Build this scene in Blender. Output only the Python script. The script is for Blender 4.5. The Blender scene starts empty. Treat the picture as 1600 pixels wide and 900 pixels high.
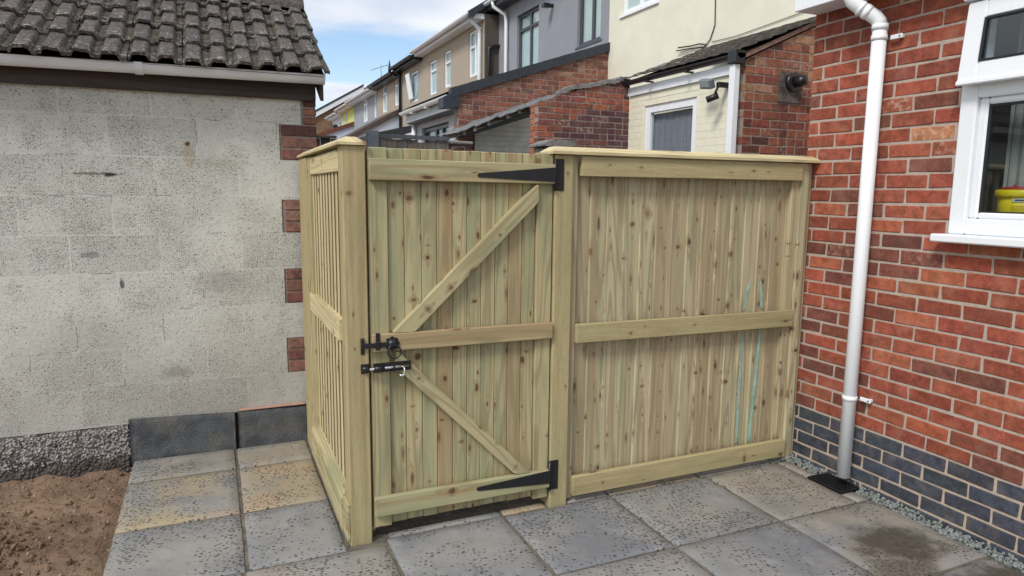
import bpy, math, random
from mathutils import Matrix, Vector, Euler, noise as mnoise
R_ = math.radians
random.seed(7)
SC = bpy.context.scene
COL = SC.collection

# ------------------------------------------------------------------ camera
cam_d = bpy.data.cameras.new("camera"); cam = bpy.data.objects.new("camera", cam_d); COL.objects.link(cam)
_r = Vector((0.91615376, -0.40069466, 0.01029957)); _u = Vector((0.04684372, 0.13255312, 0.99006835)); _f = Vector((0.39808035, 0.90657237, -0.14020907))
cam.matrix_world = Matrix(((_r.x, _u.x, -_f.x, -0.6011), (_r.y, _u.y, -_f.y, -2.9087), (_r.z, _u.z, -_f.z, 1.5740), (0, 0, 0, 1)))
cam_d.sensor_width = 36; cam_d.lens = 36 * 1068.585 / 1600; cam_d.clip_start = 0.05; cam_d.clip_end = 3000
SC.camera = cam

# ------------------------------------------------------------------ sky, sun, exposure
SUN_EL, SUN_AZ = 46, 238          # azimuth measured clockwise from +Y
W = bpy.data.worlds.new("World"); SC.world = W; W.use_nodes = True
nt = W.node_tree; N = nt.nodes; N.clear()
def nn(t, **k):
    n = N.new(t)
    for a, b in k.items(): setattr(n, a, b)
    return n
out = nn('ShaderNodeOutputWorld'); bg = nn('ShaderNodeBackground'); bg2 = nn('ShaderNodeBackground'); mixs = nn('ShaderNodeMixShader')
sky = nn('ShaderNodeTexSky', sky_type='NISHITA'); sky.sun_disc = False
sky.sun_elevation = R_(SUN_EL); sky.sun_rotation = R_(SUN_AZ); sky.air_density = 1.0; sky.dust_density = 0.6; sky.ozone_density = 1.6
bg.inputs[1].default_value = 0.13
nt.links.new(sky.outputs[0], bg.inputs[0])
tc = nn('ShaderNodeTexCoord'); sep = nn('ShaderNodeSeparateXYZ'); nt.links.new(tc.outputs['Generated'], sep.inputs[0])
mp = nn('ShaderNodeMapping'); mp.inputs['Scale'].default_value = (2.2, 2.2, 9.0); nt.links.new(tc.outputs['Generated'], mp.inputs[0])
ns = nn('ShaderNodeTexNoise'); ns.inputs['Scale'].default_value = 1.6; ns.inputs['Detail'].default_value = 7; ns.inputs['Roughness'].default_value = 0.55
nt.links.new(mp.outputs[0], ns.inputs[0])
def mth(op, a, b=None, c=None):
    m = nn('ShaderNodeMath', operation=op)
    for i, x in enumerate((a, b, c)):
        if x is None: continue
        if isinstance(x, (int, float)): m.inputs[i].default_value = x
        else: nt.links.new(x, m.inputs[i])
    return m.outputs[0]
def sstep(x, a, b):
    m = nn('ShaderNodeMapRange', interpolation_type='SMOOTHSTEP'); nt.links.new(x, m.inputs[0])
    m.inputs[1].default_value = a; m.inputs[2].default_value = b; return m.outputs[0]
nz = mth('SUBTRACT', ns.outputs['Fac'], 0.5)
el = mth('MULTIPLY_ADD', nz, 0.16, sep.outputs['Z'])
top = sstep(el, 0.178, 0.222)
el2 = mth('MULTIPLY_ADD', nz, 0.07, sep.outputs['Z'])
low = mth('MULTIPLY', sstep(el2, 0.108, 0.124), mth('SUBTRACT', 1.0, sstep(el2, 0.139, 0.148)))
veil = mth('MULTIPLY', sstep(ns.outputs['Fac'], 0.3, 0.8), 0.25)
cl = mth('MAXIMUM', mth('MAXIMUM', top, low), veil)
cl = mth('MULTIPLY', cl, 0.93)
ccol = nn('ShaderNodeMix', data_type='RGBA'); ns2 = nn('ShaderNodeTexNoise'); ns2.inputs['Scale'].default_value = 2.4; ns2.inputs['Detail'].default_value = 5
mp2 = nn('ShaderNodeMapping'); mp2.inputs['Scale'].default_value = (1.5, 1.5, 4.0); nt.links.new(tc.outputs['Generated'], mp2.inputs[0]); nt.links.new(mp2.outputs[0], ns2.inputs[0])
nt.links.new(sstep(ns2.outputs['Fac'], 0.35, 0.65), ccol.inputs[0]); ccol.inputs[6].default_value = (0.62, 0.68, 0.80, 1); ccol.inputs[7].default_value = (0.95, 0.96, 0.98, 1)
nt.links.new(ccol.outputs[2], bg2.inputs[0]); bg2.inputs[1].default_value = 0.82
nt.links.new(cl, mixs.inputs[0]); nt.links.new(bg.outputs[0], mixs.inputs[1]); nt.links.new(bg2.outputs[0], mixs.inputs[2]); nt.links.new(mixs.outputs[0], out.inputs[0])
sd = bpy.data.lights.new("sun", 'SUN'); sun = bpy.data.objects.new("sun", sd); COL.objects.link(sun)
sd.energy = 2.0; sd.angle = R_(15); sd.color = (1.0, 0.95, 0.88)
d = Vector((math.sin(R_(SUN_AZ)) * math.cos(R_(SUN_EL)), math.cos(R_(SUN_AZ)) * math.cos(R_(SUN_EL)), math.sin(R_(SUN_EL))))
sun.rotation_euler = d.to_track_quat('Z', 'Y').to_euler(); sun.location = d * 40
vs = SC.view_settings; SC.display_settings.display_device = 'sRGB'
vs.view_transform = 'Standard'; vs.look = 'None'; vs.exposure = 0.44; vs.gamma = 1.0; vs.use_curve_mapping = False

# ------------------------------------------------------------------ materials
class NB:
    """small node-graph builder"""
    def __init__(s, name):
        m = bpy.data.materials.new(name); m.use_nodes = True; s.m = m; s.t = m.node_tree; s.t.nodes.clear()
        s.out = s.n('ShaderNodeOutputMaterial'); s.b = s.n('ShaderNodeBsdfPrincipled'); s.l(s.b.outputs[0], s.out.inputs[0])
    def n(s, t, **k):
        x = s.t.nodes.new(t)
        for a, b in k.items(): setattr(x, a, b)
        return x
    def l(s, a, b): s.t.links.new(a, b)
    def put(s, sock, v):
        if v is None: return
        if isinstance(v, (int, float, tuple, list)):
            if isinstance(v, (tuple, list)) and len(v) == 3 and len(sock.default_value) == 4: v = (*v, 1)
            sock.default_value = v
        else: s.l(v, sock)
    def obj(s): return s.n('ShaderNodeTexCoord').outputs['Object']
    def uv(s): return s.n('ShaderNodeTexCoord').outputs['UV']
    def attr(s, name='col'):
        return s.n('ShaderNodeAttribute', attribute_name=name)
    def map(s, v, scale=(1, 1, 1), loc=(0, 0, 0)):
        m = s.n('ShaderNodeMapping'); s.l(v, m.inputs[0]); m.inputs['Scale'].default_value = scale; s.put(m.inputs['Location'], loc); return m.outputs[0]
    def noise(s, v, scale, detail=4, rough=0.5, dist=0.0):
        x = s.n('ShaderNodeTexNoise'); s.l(v, x.inputs['Vector']); x.inputs['Scale'].default_value = scale; x.inputs['Detail'].default_value = detail
        x.inputs['Roughness'].default_value = rough; x.inputs['Distortion'].default_value = dist; return x.outputs['Fac']
    def vor(s, v, scale, feature='F1', rand=1.0, dim='3D'):
        x = s.n('ShaderNodeTexVoronoi', feature=feature, voronoi_dimensions=dim); s.l(v, x.inputs['Vector']); x.inputs['Scale'].default_value = scale; x.inputs['Randomness'].default_value = rand
        return x
    def math(s, op, a, b=None, c=None, clamp=False):
        m = s.n('ShaderNodeMath', operation=op, use_clamp=clamp)
        for i, x in enumerate((a, b, c)): s.put(m.inputs[i], x)
        return m.outputs[0]
    def step(s, x, a, b, lo=0.0, hi=1.0):
        m = s.n('ShaderNodeMapRange', interpolation_type='SMOOTHSTEP'); s.put(m.inputs[0], x)
        m.inputs[1].default_value = a; m.inputs[2].default_value = b; m.inputs[3].default_value = lo; m.inputs[4].default_value = hi; return m.outputs[0]
    def mix(s, f, a, b, mode='MIX'):
        m = s.n('ShaderNodeMix', data_type='RGBA', blend_type=mode); s.put(m.inputs[0], f); s.put(m.inputs[6], a); s.put(m.inputs[7], b); return m.outputs[2]
    def comb(s, x, y, z):
        c = s.n('ShaderNodeCombineXYZ'); s.put(c.inputs[0], x); s.put(c.inputs[1], y); s.put(c.inputs[2], z); return c.outputs[0]
    def sepv(s, v):
        c = s.n('ShaderNodeSeparateXYZ'); s.l(v, c.inputs[0]); return c.outputs
    def sepc(s, v):
        c = s.n('ShaderNodeSeparateColor'); s.l(v, c.inputs[0]); return c.outputs
    def bump(s, h, strength=0.3, dist=0.01, prev=None):
        b = s.n('ShaderNodeBump'); b.inputs['Strength'].default_value = strength; b.inputs['Distance'].default_value = dist; s.put(b.inputs['Height'], h)
        if prev is not None: s.l(prev, b.inputs['Normal'])
        return b.outputs[0]
    def done(s, col=None, rough=None, nrm=None, metal=None, spec=None):
        s.put(s.b.inputs['Base Color'], col); s.put(s.b.inputs['Roughness'], rough); s.put(s.b.inputs['Metallic'], metal); s.put(s.b.inputs['Specular IOR Level'], spec)
        if nrm is not None: s.l(nrm, s.b.inputs['Normal'])
        return s.m

def mat_wood(name, light, mid, brown, green, knot, saw=False, ringk=1.0):
    """treated softwood; UV in metres (u across, v along the grain); col attribute = (hue, offset, knottiness)"""
    g = NB(name); uv = g.sepv(g.uv()); a = g.sepc(g.attr().outputs['Color'])
    hue, off, kn = a[0], a[1], a[2]
    u = g.math('MULTIPLY_ADD', off, 37.3, uv[0]); v = g.math('MULTIPLY_ADD', off, 91.7, uv[1])
    p = g.comb(u, v, g.math('MULTIPLY', off, 13.0))
    # knots
    kp = g.map(p, (10.0, 7.0, 1.0)); kv = g.vor(kp, 1.0, rand=0.95, dim='2D')
    kcol = g.sepc(kv.outputs['Color'])
    dv = g.n('ShaderNodeVectorMath', operation='SUBTRACT'); g.l(kp, dv.inputs[0]); g.l(kv.outputs['Position'], dv.inputs[1]); de = g.sepv(dv.outputs[0])
    asp = g.math('MULTIPLY_ADD', kcol[2], 1.1, 0.55)                     # round, upright or sideways oval
    eu, ev = g.math('MULTIPLY', de[0], asp), g.math('DIVIDE', de[1], asp)
    wv = g.math('SUBTRACT', g.noise(p, 38, 3, 0.6), 0.5)
    on = g.math('LESS_THAN', kcol[0], g.math('MULTIPLY', kn, 1.15))
    rad = g.math('MULTIPLY_ADD', g.math('POWER', kcol[1], 2.5), 0.10, 0.045)
    kd2 = g.math('DIVIDE', g.math('SQRT', g.math('ADD', g.math('MULTIPLY', eu, eu), g.math('MULTIPLY', ev, ev))), rad)
    kd2 = g.math('MULTIPLY_ADD', wv, 1.5, kd2)
    str_ = g.math('MULTIPLY_ADD', g.math('FRACT', g.math('MULTIPLY', kcol[1], 7.3)), 0.55, 0.45)
    core = g.math('MULTIPLY', g.math('MULTIPLY', g.step(kd2, 0.55, 1.25, 1, 0), on), str_)
    halo = g.math('MULTIPLY', g.step(kd2, 0.8, 2.6, 1, 0), on)
    tu = g.math('DIVIDE', g.math('MULTIPLY_ADD', wv, 0.05, de[0]), rad); tv = g.math('DIVIDE', de[1], rad)
    tail = g.math('MULTIPLY', g.math('MULTIPLY', g.step(g.math('ABSOLUTE', tu), 0.3, 1.6, 1, 0), g.step(g.math('ABSOLUTE', tv), 1.0, 6.5, 1, 0)), on)
    # growth rings: slow phase field bent around the knots
    ph = g.noise(g.map(p, (8.0, 0.5, 1.0)), 1.0, 1, 0.4)
    ph = g.math('MULTIPLY_ADD', halo, 0.10, g.math('MULTIPLY_ADD', tail, 0.07, ph))
    ring = g.math('SINE', g.math('MULTIPLY', ph, 62.0))
    ring = g.step(ring, -0.1, 1.0)
    fib = g.noise(g.map(p, (190.0, 5.0, 1.0)), 1.0, 2, 0.6)
    fib2 = g.noise(g.map(p, (48.0, 1.0, 1.0)), 1.0, 3, 0.55)
    stk = g.noise(g.map(p, (21.0, 0.45, 1.0)), 1.0, 2, 0.5)
    blot = g.noise(g.map(p, (11.0, 1.5, 1.0)), 1.0, 3, 0.6)
    c = g.mix(g.step(hue, 0.30, 0.95), light, mid)
    c = g.mix(g.math('MULTIPLY', g.step(blot, 0.44, 0.64), 0.85), c, green)
    c = g.mix(g.step(hue, 0.34, 0.08, 0, 0.6), c, green)
    hb = g.math('MULTIPLY', g.step(g.math('ADD', hue, g.math('MULTIPLY', blot, 0.5)), 0.90, 1.30), 0.6)
    c = g.mix(hb, c, brown)
    c = g.mix(g.step(stk, 0.54, 0.70, 0, 0.75), c, brown)
    c = g.mix(g.step(stk, 0.44, 0.30, 0, 0.5), c, tuple(min(1, x * 1.12) for x in light))
    c = g.mix(g.math('MULTIPLY', ring, 0.62 * ringk), c, tuple(0.5 * (x + y) * 0.82 for x, y in zip(brown, green)))
    c = g.mix(g.step(fib2, 0.50, 0.75, 0, 0.35), c, brown)
    c = g.mix(g.step(fib, 0.46, 0.80, 0, 0.34), c, tuple(x * 0.6 for x in mid))
    c = g.mix(g.step(fib, 0.22, 0.5, 0.25, 0), c, tuple(min(1, x * 1.2) for x in light))
    c = g.mix(g.math('MULTIPLY', tail, 0.32), c, brown)
    c = g.mix(g.math('MULTIPLY', halo, 0.45), c, tuple(x * 0.72 for x in brown))
    c = g.mix(g.math('MULTIPLY', core, 0.95), c, knot)
    h = g.math('ADD', g.math('MULTIPLY', fib2, 0.5), g.math('MULTIPLY', fib, 0.35))
    if saw:
        sw = g.noise(g.map(p, (200.0, 26.0, 1.0)), 1.0, 2, 0.5)
        sl = g.math('SINE', g.math('MULTIPLY', g.math('ADD', v, g.math('MULTIPLY', fib2, 0.01)), 900.0))
        h = g.math('ADD', h, g.math('ADD', g.math('MULTIPLY', sw, 0.4), g.math('MULTIPLY', sl, 0.12)))
        c = g.mix(g.step(sw, 0.45, 0.75, 0, 0.3), c, tuple(x * 0.6 for x in mid))
    return g.done(c, 0.78, g.bump(h, 0.35, 0.004), spec=0.3)

WOOD = mat_wood('treated_pine', (0.47, 0.41, 0.235), (0.395, 0.34, 0.19), (0.34, 0.22, 0.115), (0.275, 0.295, 0.17), (0.085, 0.036, 0.017))
WOODP = mat_wood('treated_pine_panel', (0.53, 0.465, 0.30), (0.465, 0.395, 0.25), (0.36, 0.255, 0.15), (0.385, 0.38, 0.24), (0.10, 0.045, 0.022), ringk=1.25)
WOODS = mat_wood('sawn_post', (0.45, 0.375, 0.205), (0.385, 0.315, 0.165), (0.32, 0.24, 0.125), (0.36, 0.33, 0.175), (0.11, 0.058, 0.03), saw=True, ringk=0.4)
WOODC = mat_wood('capping_pine', (0.62, 0.52, 0.30), (0.55, 0.45, 0.25), (0.45, 0.32, 0.17), (0.52, 0.47, 0.28), (0.2, 0.10, 0.05))
OLDW = mat_wood('weathered_board', (0.22, 0.19, 0.16), (0.13, 0.125, 0.12), (0.17, 0.11, 0.07), (0.10, 0.105, 0.11), (0.05, 0.04, 0.03))
DARKW = mat_wood('old_fascia', (0.075, 0.062, 0.055), (0.05, 0.043, 0.04), (0.085, 0.045, 0.035), (0.035, 0.034, 0.034), (0.02, 0.02, 0.02))

def mat_brick(name, smudge=0.5, pale=(0.55, 0.40, 0.30), speck=0.3):
    """col attribute = the brick's own fired colour; alpha picks burnt / pale ones"""
    g = NB(name); o = g.obj(); at = g.attr(); c = at.outputs['Color']; al = at.outputs['Alpha']
    n1 = g.noise(o, 26, 5, 0.6); n2 = g.noise(o, 140, 3, 0.6); n3 = g.noise(o, 9, 3, 0.5)
    hs = g.n('ShaderNodeHueSaturation'); g.l(c, hs.inputs['Color']); g.put(hs.inputs['Value'], g.step(n1, 0.25, 0.75, 0.68, 1.32)); c = hs.outputs[0]
    burnt = g.math('MULTIPLY', g.step(al, 0.87, 0.93), g.step(n1, 0.44, 0.56))
    c = g.mix(g.math('MULTIPLY', burnt, smudge), c, (0.035, 0.03, 0.03))
    pl = g.math('MULTIPLY', g.step(al, 0.02, 0.09, 1, 0), g.step(g.noise(o, 34, 4, 0.65), 0.50, 0.62))
    c = g.mix(g.math('MULTIPLY', pl, 0.6), c, pale)
    c = g.mix(g.math('MULTIPLY', g.step(n2, 0.60, 0.74), speck), c, pale)
    c = g.mix(g.math('MULTIPLY', g.step(n2, 0.40, 0.28), 0.35), c, (0.07, 0.035, 0.03))
    c = g.mix(g.math('MULTIPLY', g.step(n3, 0.5, 0.72), 0.10), c, pale)
    h = g.math('ADD', g.math('MULTIPLY', n1, 0.7), g.math('MULTIPLY', n2, 0.5))
    return g.done(c, 0.85, g.bump(h, 0.45, 0.006), spec=0.25)
BRICK = mat_brick('fired_brick')
BRICKO = mat_brick('old_brick', 0.7, (0.42, 0.36, 0.32), 0.2)

def mat_rough(name, c1, c2, scale=20, bump=0.3, dist=0.01, rough=0.9, c3=None, s3=3.0, fine=150):
    g = NB(name); o = g.obj(); n1 = g.noise(o, scale, 6, 0.6); n2 = g.noise(o, fine, 3, 0.6)
    c = g.mix(g.step(n1, 0.3, 0.7), c1, c2)
    if c3: c = g.mix(g.step(g.noise(o, s3, 5, 0.6), 0.46, 0.68, 0, 0.8), c, c3)
    c = g.mix(g.step(n2, 0.55, 0.8, 0, 0.25), c, tuple(x * 0.5 for x in c1))
    return g.done(c, rough, g.bump(g.math('ADD', n1, g.math('MULTIPLY', n2, 0.6)), bump, dist), spec=0.3)
MORTAR = mat_rough('mortar', (0.47, 0.395, 0.335), (0.38, 0.32, 0.27), 40, 0.5, 0.006)
MORTARB = mat_rough('plinth_mortar', (0.50, 0.40, 0.315), (0.42, 0.34, 0.27), 40, 0.5, 0.006)
MORTARO = mat_rough('old_mortar', (0.33, 0.275, 0.24), (0.24, 0.20, 0.175), 40, 0.5, 0.006)
RENDER_CREAM = mat_rough('cream_render', (0.78, 0.76, 0.63), (0.72, 0.70, 0.58), 3, 0.12, 0.006, 0.85, (0.70, 0.68, 0.58), 1.2, 90)
PAINT_CREAM = mat_rough('cream_painted_brick', (0.79, 0.76, 0.61), (0.73, 0.70, 0.56), 12, 0.2, 0.006, 0.7)
DASH_GREY = mat_rough('grey_pebbledash', (0.33, 0.35, 0.40), (0.25, 0.265, 0.305), 70, 0.8, 0.012, 0.95, (0.31, 0.325, 0.365), 2.0)
DASH_BROWN = mat_rough('brown_pebbledash', (0.43, 0.375, 0.31), (0.36, 0.31, 0.255), 60, 0.6, 0.012, 0.95, (0.38, 0.335, 0.28), 1.2)
DASH_DARK = mat_rough('dark_pebbledash', (0.16, 0.135, 0.115), (0.09, 0.078, 0.07), 75, 1.0, 0.02, 0.95)
REND_BLUE = mat_rough('grey_blue_render', (0.31, 0.33, 0.36), (0.28, 0.30, 0.33), 6, 0.2, 0.006)
REND_GREEN = mat_rough('lime_render', (0.60, 0.66, 0.20), (0.55, 0.61, 0.18), 6, 0.2, 0.006)
REND_WHITE = mat_rough('white_render', (0.74, 0.75, 0.76), (0.68, 0.69, 0.71), 6, 0.2, 0.006)
REND_PALEBLUE = mat_rough('pale_blue_render', (0.52, 0.57, 0.67), (0.48, 0.53, 0.62), 6, 0.2, 0.006)
REND_LGREY = mat_rough('light_grey_render', (0.42, 0.44, 0.47), (0.38, 0.40, 0.43), 6, 0.2, 0.006)
WALLWHITE = mat_rough('whitewashed_wall', (0.66, 0.69, 0.71), (0.50, 0.53, 0.55), 7, 0.4, 0.01)
STONECAP = mat_rough('weathered_stone', (0.26, 0.25, 0.24), (0.15, 0.145, 0.14), 14, 0.6, 0.02)
SLATE = mat_rough('riven_slate', (0.165, 0.175, 0.19), (0.095, 0.105, 0.12), 11, 1.0, 0.045, 0.7, (0.20, 0.19, 0.175), 5.0)
BEDDING = mat_rough('pink_mortar', (0.50, 0.30, 0.23), (0.40, 0.25, 0.2), 20, 0.6, 0.02)
ROOFD = mat_rough('dark_roof_tile', (0.075, 0.062, 0.058), (0.045, 0.04, 0.04), 18, 0.6, 0.02)
ROOFR = mat_rough('red_brown_verge', (0.20, 0.075, 0.05), (0.13, 0.05, 0.04), 18, 0.4, 0.02)
VERGE = mat_rough('anthracite_verge', (0.040, 0.048, 0.062), (0.030, 0.037, 0.048), 10, 0.1, 0.004, 0.55)
CONCY = mat_rough('yard_concrete', (0.24, 0.23, 0.22), (0.18, 0.175, 0.17), 6, 0.5, 0.02)
STONES = mat_rough('green_grey_chippings', (0.27, 0.29, 0.275), (0.16, 0.18, 0.175), 60, 0.4, 0.006, 0.85)
def mat_plain(name, c, rough=0.4, metal=0.0, var=0.06, spec=0.5, bump=0.05, scale=30):
    g = NB(name); o = g.obj(); n = g.noise(o, scale, 4, 0.6); n2 = g.noise(o, scale * 0.15, 3, 0.5)
    f = g.math('ADD', g.math('MULTIPLY', n, 0.5), g.math('MULTIPLY', n2, 0.5))
    cc = g.mix(g.step(f, 0.3, 0.7), tuple(x * (1 - var) for x in c), tuple(min(1, x * (1 + var)) for x in c))
    return g.done(cc, g.step(n, 0.2, 0.8, rough * 0.8, min(1, rough * 1.2)), g.bump(n, bump, 0.003), metal, spec)
UPVC = mat_plain('white_upvc', (0.80, 0.83, 0.87), 0.28, var=0.012, bump=0.0, scale=8)
UPVCG = mat_plain('aged_white_upvc', (0.78, 0.81, 0.86), 0.35, var=0.05, bump=0.01, scale=7)
ANTH = mat_plain('anthracite_frame', (0.055, 0.062, 0.075), 0.4)
BLACKM = mat_plain('black_powder_coat', (0.012, 0.013, 0.016), 0.38, spec=0.5)
BLACKP = mat_plain('black_plastic', (0.014, 0.015, 0.017), 0.35)
GREYM = mat_plain('grey_metal', (0.16, 0.18, 0.20), 0.5)
CHROME = mat_plain('zinc_plate', (0.75, 0.76, 0.78), 0.22, metal=1.0)
LEADG = mat_plain('lead_flashing', (0.30, 0.31, 0.33), 0.55)
RUBBER = mat_plain('dark_gasket', (0.012, 0.014, 0.018), 0.5)
YELLOW = mat_plain('yellow_plastic', (0.92, 0.66, 0.02), 0.4)
REDP = mat_plain('red_plastic', (0.45, 0.03, 0.04), 0.4)
LABELW = mat_plain('pale_label', (0.62, 0.58, 0.45), 0.6)
INK = mat_plain('label_ink', (0.06, 0.04, 0.07), 0.6)
PLEAT = mat_plain('grey_pleat', (0.34, 0.33, 0.32), 0.9)
NETC = mat_plain('net_curtain', (0.34, 0.32, 0.37), 0.9)
BLIND = mat_plain('pale_blind', (0.78, 0.79, 0.78), 0.9)
ROOM = mat_plain('room_paint', (0.30, 0.295, 0.29), 0.9)
TURQ = mat_plain('turquoise_paint', (0.33, 0.52, 0.44), 0.8, var=0.3, scale=90)
def mat_glass(name, tint=(0.85, 0.9, 0.9)):
    g = NB(name); g.t.nodes.remove(g.b)
    tr = g.n('ShaderNodeBsdfTransparent'); tr.inputs[0].default_value = (*tint, 1)
    gl = g.n('ShaderNodeBsdfGlossy'); gl.inputs['Roughness'].default_value = 0.01; gl.inputs['Color'].default_value = (0.95, 0.97, 1, 1)
    ge = g.n('ShaderNodeNewGeometry'); dt = g.n('ShaderNodeVectorMath', operation='DOT_PRODUCT'); g.l(ge.outputs['Incoming'], dt.inputs[0]); g.l(ge.outputs['Normal'], dt.inputs[1])
    k = g.math('SUBTRACT', 1.0, g.math('ABSOLUTE', dt.outputs['Value']))
    f = g.math('MULTIPLY_ADD', g.math('POWER', k, 5.0), 0.9, 0.05, clamp=True)           # Schlick, the same from both sides of the pane
    m = g.n('ShaderNodeMixShader'); g.l(f, m.inputs[0]); g.l(tr.outputs[0], m.inputs[1]); g.l(gl.outputs[0], m.inputs[2]); g.l(m.outputs[0], g.out.inputs[0]); return g.m
GLASS = mat_glass('window_glass')

# painted concrete blockwork of the garage
def mat_block():
    g = NB('painted_blockwork'); o = g.obj(); s = g.sepv(o)
    wob = g.math('MULTIPLY', g.math('SUBTRACT', g.noise(o, 3.5, 3), 0.5), 0.03)
    x, z = g.math('ADD', s[0], wob), g.math('ADD', g.math('SUBTRACT', s[2], 0.0), wob)
    bt = g.n('ShaderNodeTexBrick'); g.l(g.comb(x, g.math('SUBTRACT', z, 0.005), 0.0), bt.inputs['Vector'])
    bt.offset = 0.5; bt.inputs['Scale'].default_value = 1.0; bt.inputs['Brick Width'].default_value = 0.44; bt.inputs['Row Height'].default_value = 0.2175
    bt.inputs['Mortar Size'].default_value = 0.006; bt.inputs['Mortar Smooth'].default_value = 0.6
    bt.inputs['Color1'].default_value = (0, 0, 0, 1); bt.inputs['Color2'].default_value = (1, 1, 1, 1)
    joint = bt.outputs['Fac']; rb = g.sepc(bt.outputs['Color'])[0]
    big = g.noise(o, 1.6, 5, 0.6); mid = g.noise(o, 7, 5, 0.6); fine = g.noise(o, 120, 3, 0.6); grit = g.noise(o, 46, 3, 0.6)
    c = g.mix(g.step(big, 0.32, 0.70), (0.62, 0.615, 0.57), (0.47, 0.465, 0.43))
    c = g.mix(g.step(mid, 0.50, 0.76, 0, 0.5), c, (0.44, 0.42, 0.385))
    c = g.mix(g.math('MULTIPLY', g.step(rb, 0.55, 1.0), 0.28), c, (0.36, 0.345, 0.32))
    c = g.mix(g.math('MULTIPLY', joint, g.step(g.noise(o, 5, 3), 0.40, 0.6, 0.1, 0.75)), c, (0.60, 0.60, 0.57))
    # hairline dark gaps where the pointing has shrunk
    crack = g.math('MULTIPLY', g.step(g.math('MULTIPLY_ADD', g.noise(o, 60, 2), 0.4, joint), 1.08, 1.28), g.step(g.noise(o, 5.5, 3), 0.54, 0.62))
    # open pores
    dens = g.math('ADD', g.math('MULTIPLY_ADD', mid, 0.9, g.math('MULTIPLY', big, 0.35)), g.math('MULTIPLY_ADD', rb, 0.16, -0.14))
    v1 = g.vor(g.comb(s[0], g.math('MULTIPLY', s[2], 1.2), 0.0), 105, dim='2D'); v2 = g.vor(g.comb(s[0], s[2], 0.0), 48, dim='2D')
    p1 = g.math('MULTIPLY', g.step(g.math('MULTIPLY_ADD', grit, 0.3, v1.outputs['Distance']), 0.24, 0.52, 0.85, 0), g.math('LESS_THAN', g.sepc(v1.outputs['Color'])[0], g.step(dens, 0.42, 0.80, 0.10, 0.95)))
    p2 = g.math('MULTIPLY', g.step(g.math('MULTIPLY_ADD', grit, 0.2, v2.outputs['Distance']), 0.20, 0.32, 1, 0), g.math('LESS_THAN', g.sepc(v2.outputs['Color'])[1], g.step(dens, 0.45, 0.85, 0.04, 0.55)))
    pore = g.math('MAXIMUM', p1, p2)
    c = g.mix(g.math('MULTIPLY', pore, 0.66), c, (0.13, 0.12, 0.105))
    c = g.mix(g.step(g.noise(o, 75, 4, 0.7), 0.50, 0.72, 0, 0.30), c, (0.22, 0.21, 0.19))
    c = g.mix(g.step(g.noise(g.map(o, (3, 1, 0.6)), 6, 4, 0.6), 0.55, 0.75, 0, 0.30), c, (0.62, 0.61, 0.57))
    c = g.mix(g.math('MULTIPLY', crack, 0.7), c, (0.12, 0.115, 0.105))
    # darker grey-brown towards the rough base course, a rust spot, a dark scuff
    base = g.math('MULTIPLY', g.step(g.math('MULTIPLY_ADD', g.math('SUBTRACT', mid, 0.5), 0.6, s[2]), 0.2, 1.15, 1, 0), 0.42)
    c = g.mix(base, c, (0.27, 0.25, 0.225))
    def spot(px, pz, rx, rz, col, k, lo=0.7):
        nonlocal c
        dx = g.math('DIVIDE', g.math('SUBTRACT', s[0], px), rx); dz = g.math('DIVIDE', g.math('SUBTRACT', s[2], pz), rz)
        dd = g.math('SQRT', g.math('ADD', g.math('MULTIPLY', dx, dx), g.math('MULTIPLY', dz, dz)))
        dd = g.math('MULTIPLY_ADD', g.math('SUBTRACT', grit, 0.5), 1.2, dd)
        c = g.mix(g.step(dd, lo, 1.2, k, 0), c, col)
    spot(-0.705, 1.755, 0.03, 0.07, (0.42, 0.33, 0.19), 0.5)
    spot(-0.705, 1.822, 0.014, 0.014, (0.14, 0.06, 0.02), 0.95)
    spot(-1.165, 1.645, 0.13, 0.008, (0.12, 0.10, 0.08), 0.7)
    spot(-1.10, 1.640, 0.03, 0.010, (0.03, 0.025, 0.02), 0.9)
    spot(-1.22, 1.20, 0.05, 0.018, (0.13, 0.13, 0.125), 0.6)
    spot(-1.08, 1.035, 0.012, 0.03, (0.05, 0.05, 0.05), 0.8)
    spot(-0.55, 1.72, 0.16, 0.05, (0.33, 0.35, 0.26), 0.45, 0.2)
    spot(-1.75, 1.75, 0.14, 0.6, (0.47, 0.40, 0.31), 0.55, 0.1)
    spot(-0.83, 0.50, 0.09, 0.05, (0.17, 0.16, 0.15), 0.5, 0.2)
    spot(-0.55, 1.02, 0.20, 0.10, (0.27, 0.26, 0.24), 0.5, 0.1)
    h = g.math('SUBTRACT', g.math('ADD', g.math('MULTIPLY', mid, 0.6), g.math('MULTIPLY', fine, 0.25)), g.math('ADD', pore, g.math('MULTIPLY', crack, 0.8)))
    h = g.math('ADD', h, g.math('MULTIPLY', grit, 0.5))
    return g.done(c, 0.9, g.bump(h, 0.55, 0.008), spec=0.25)
BLOCK = mat_block()

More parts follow.
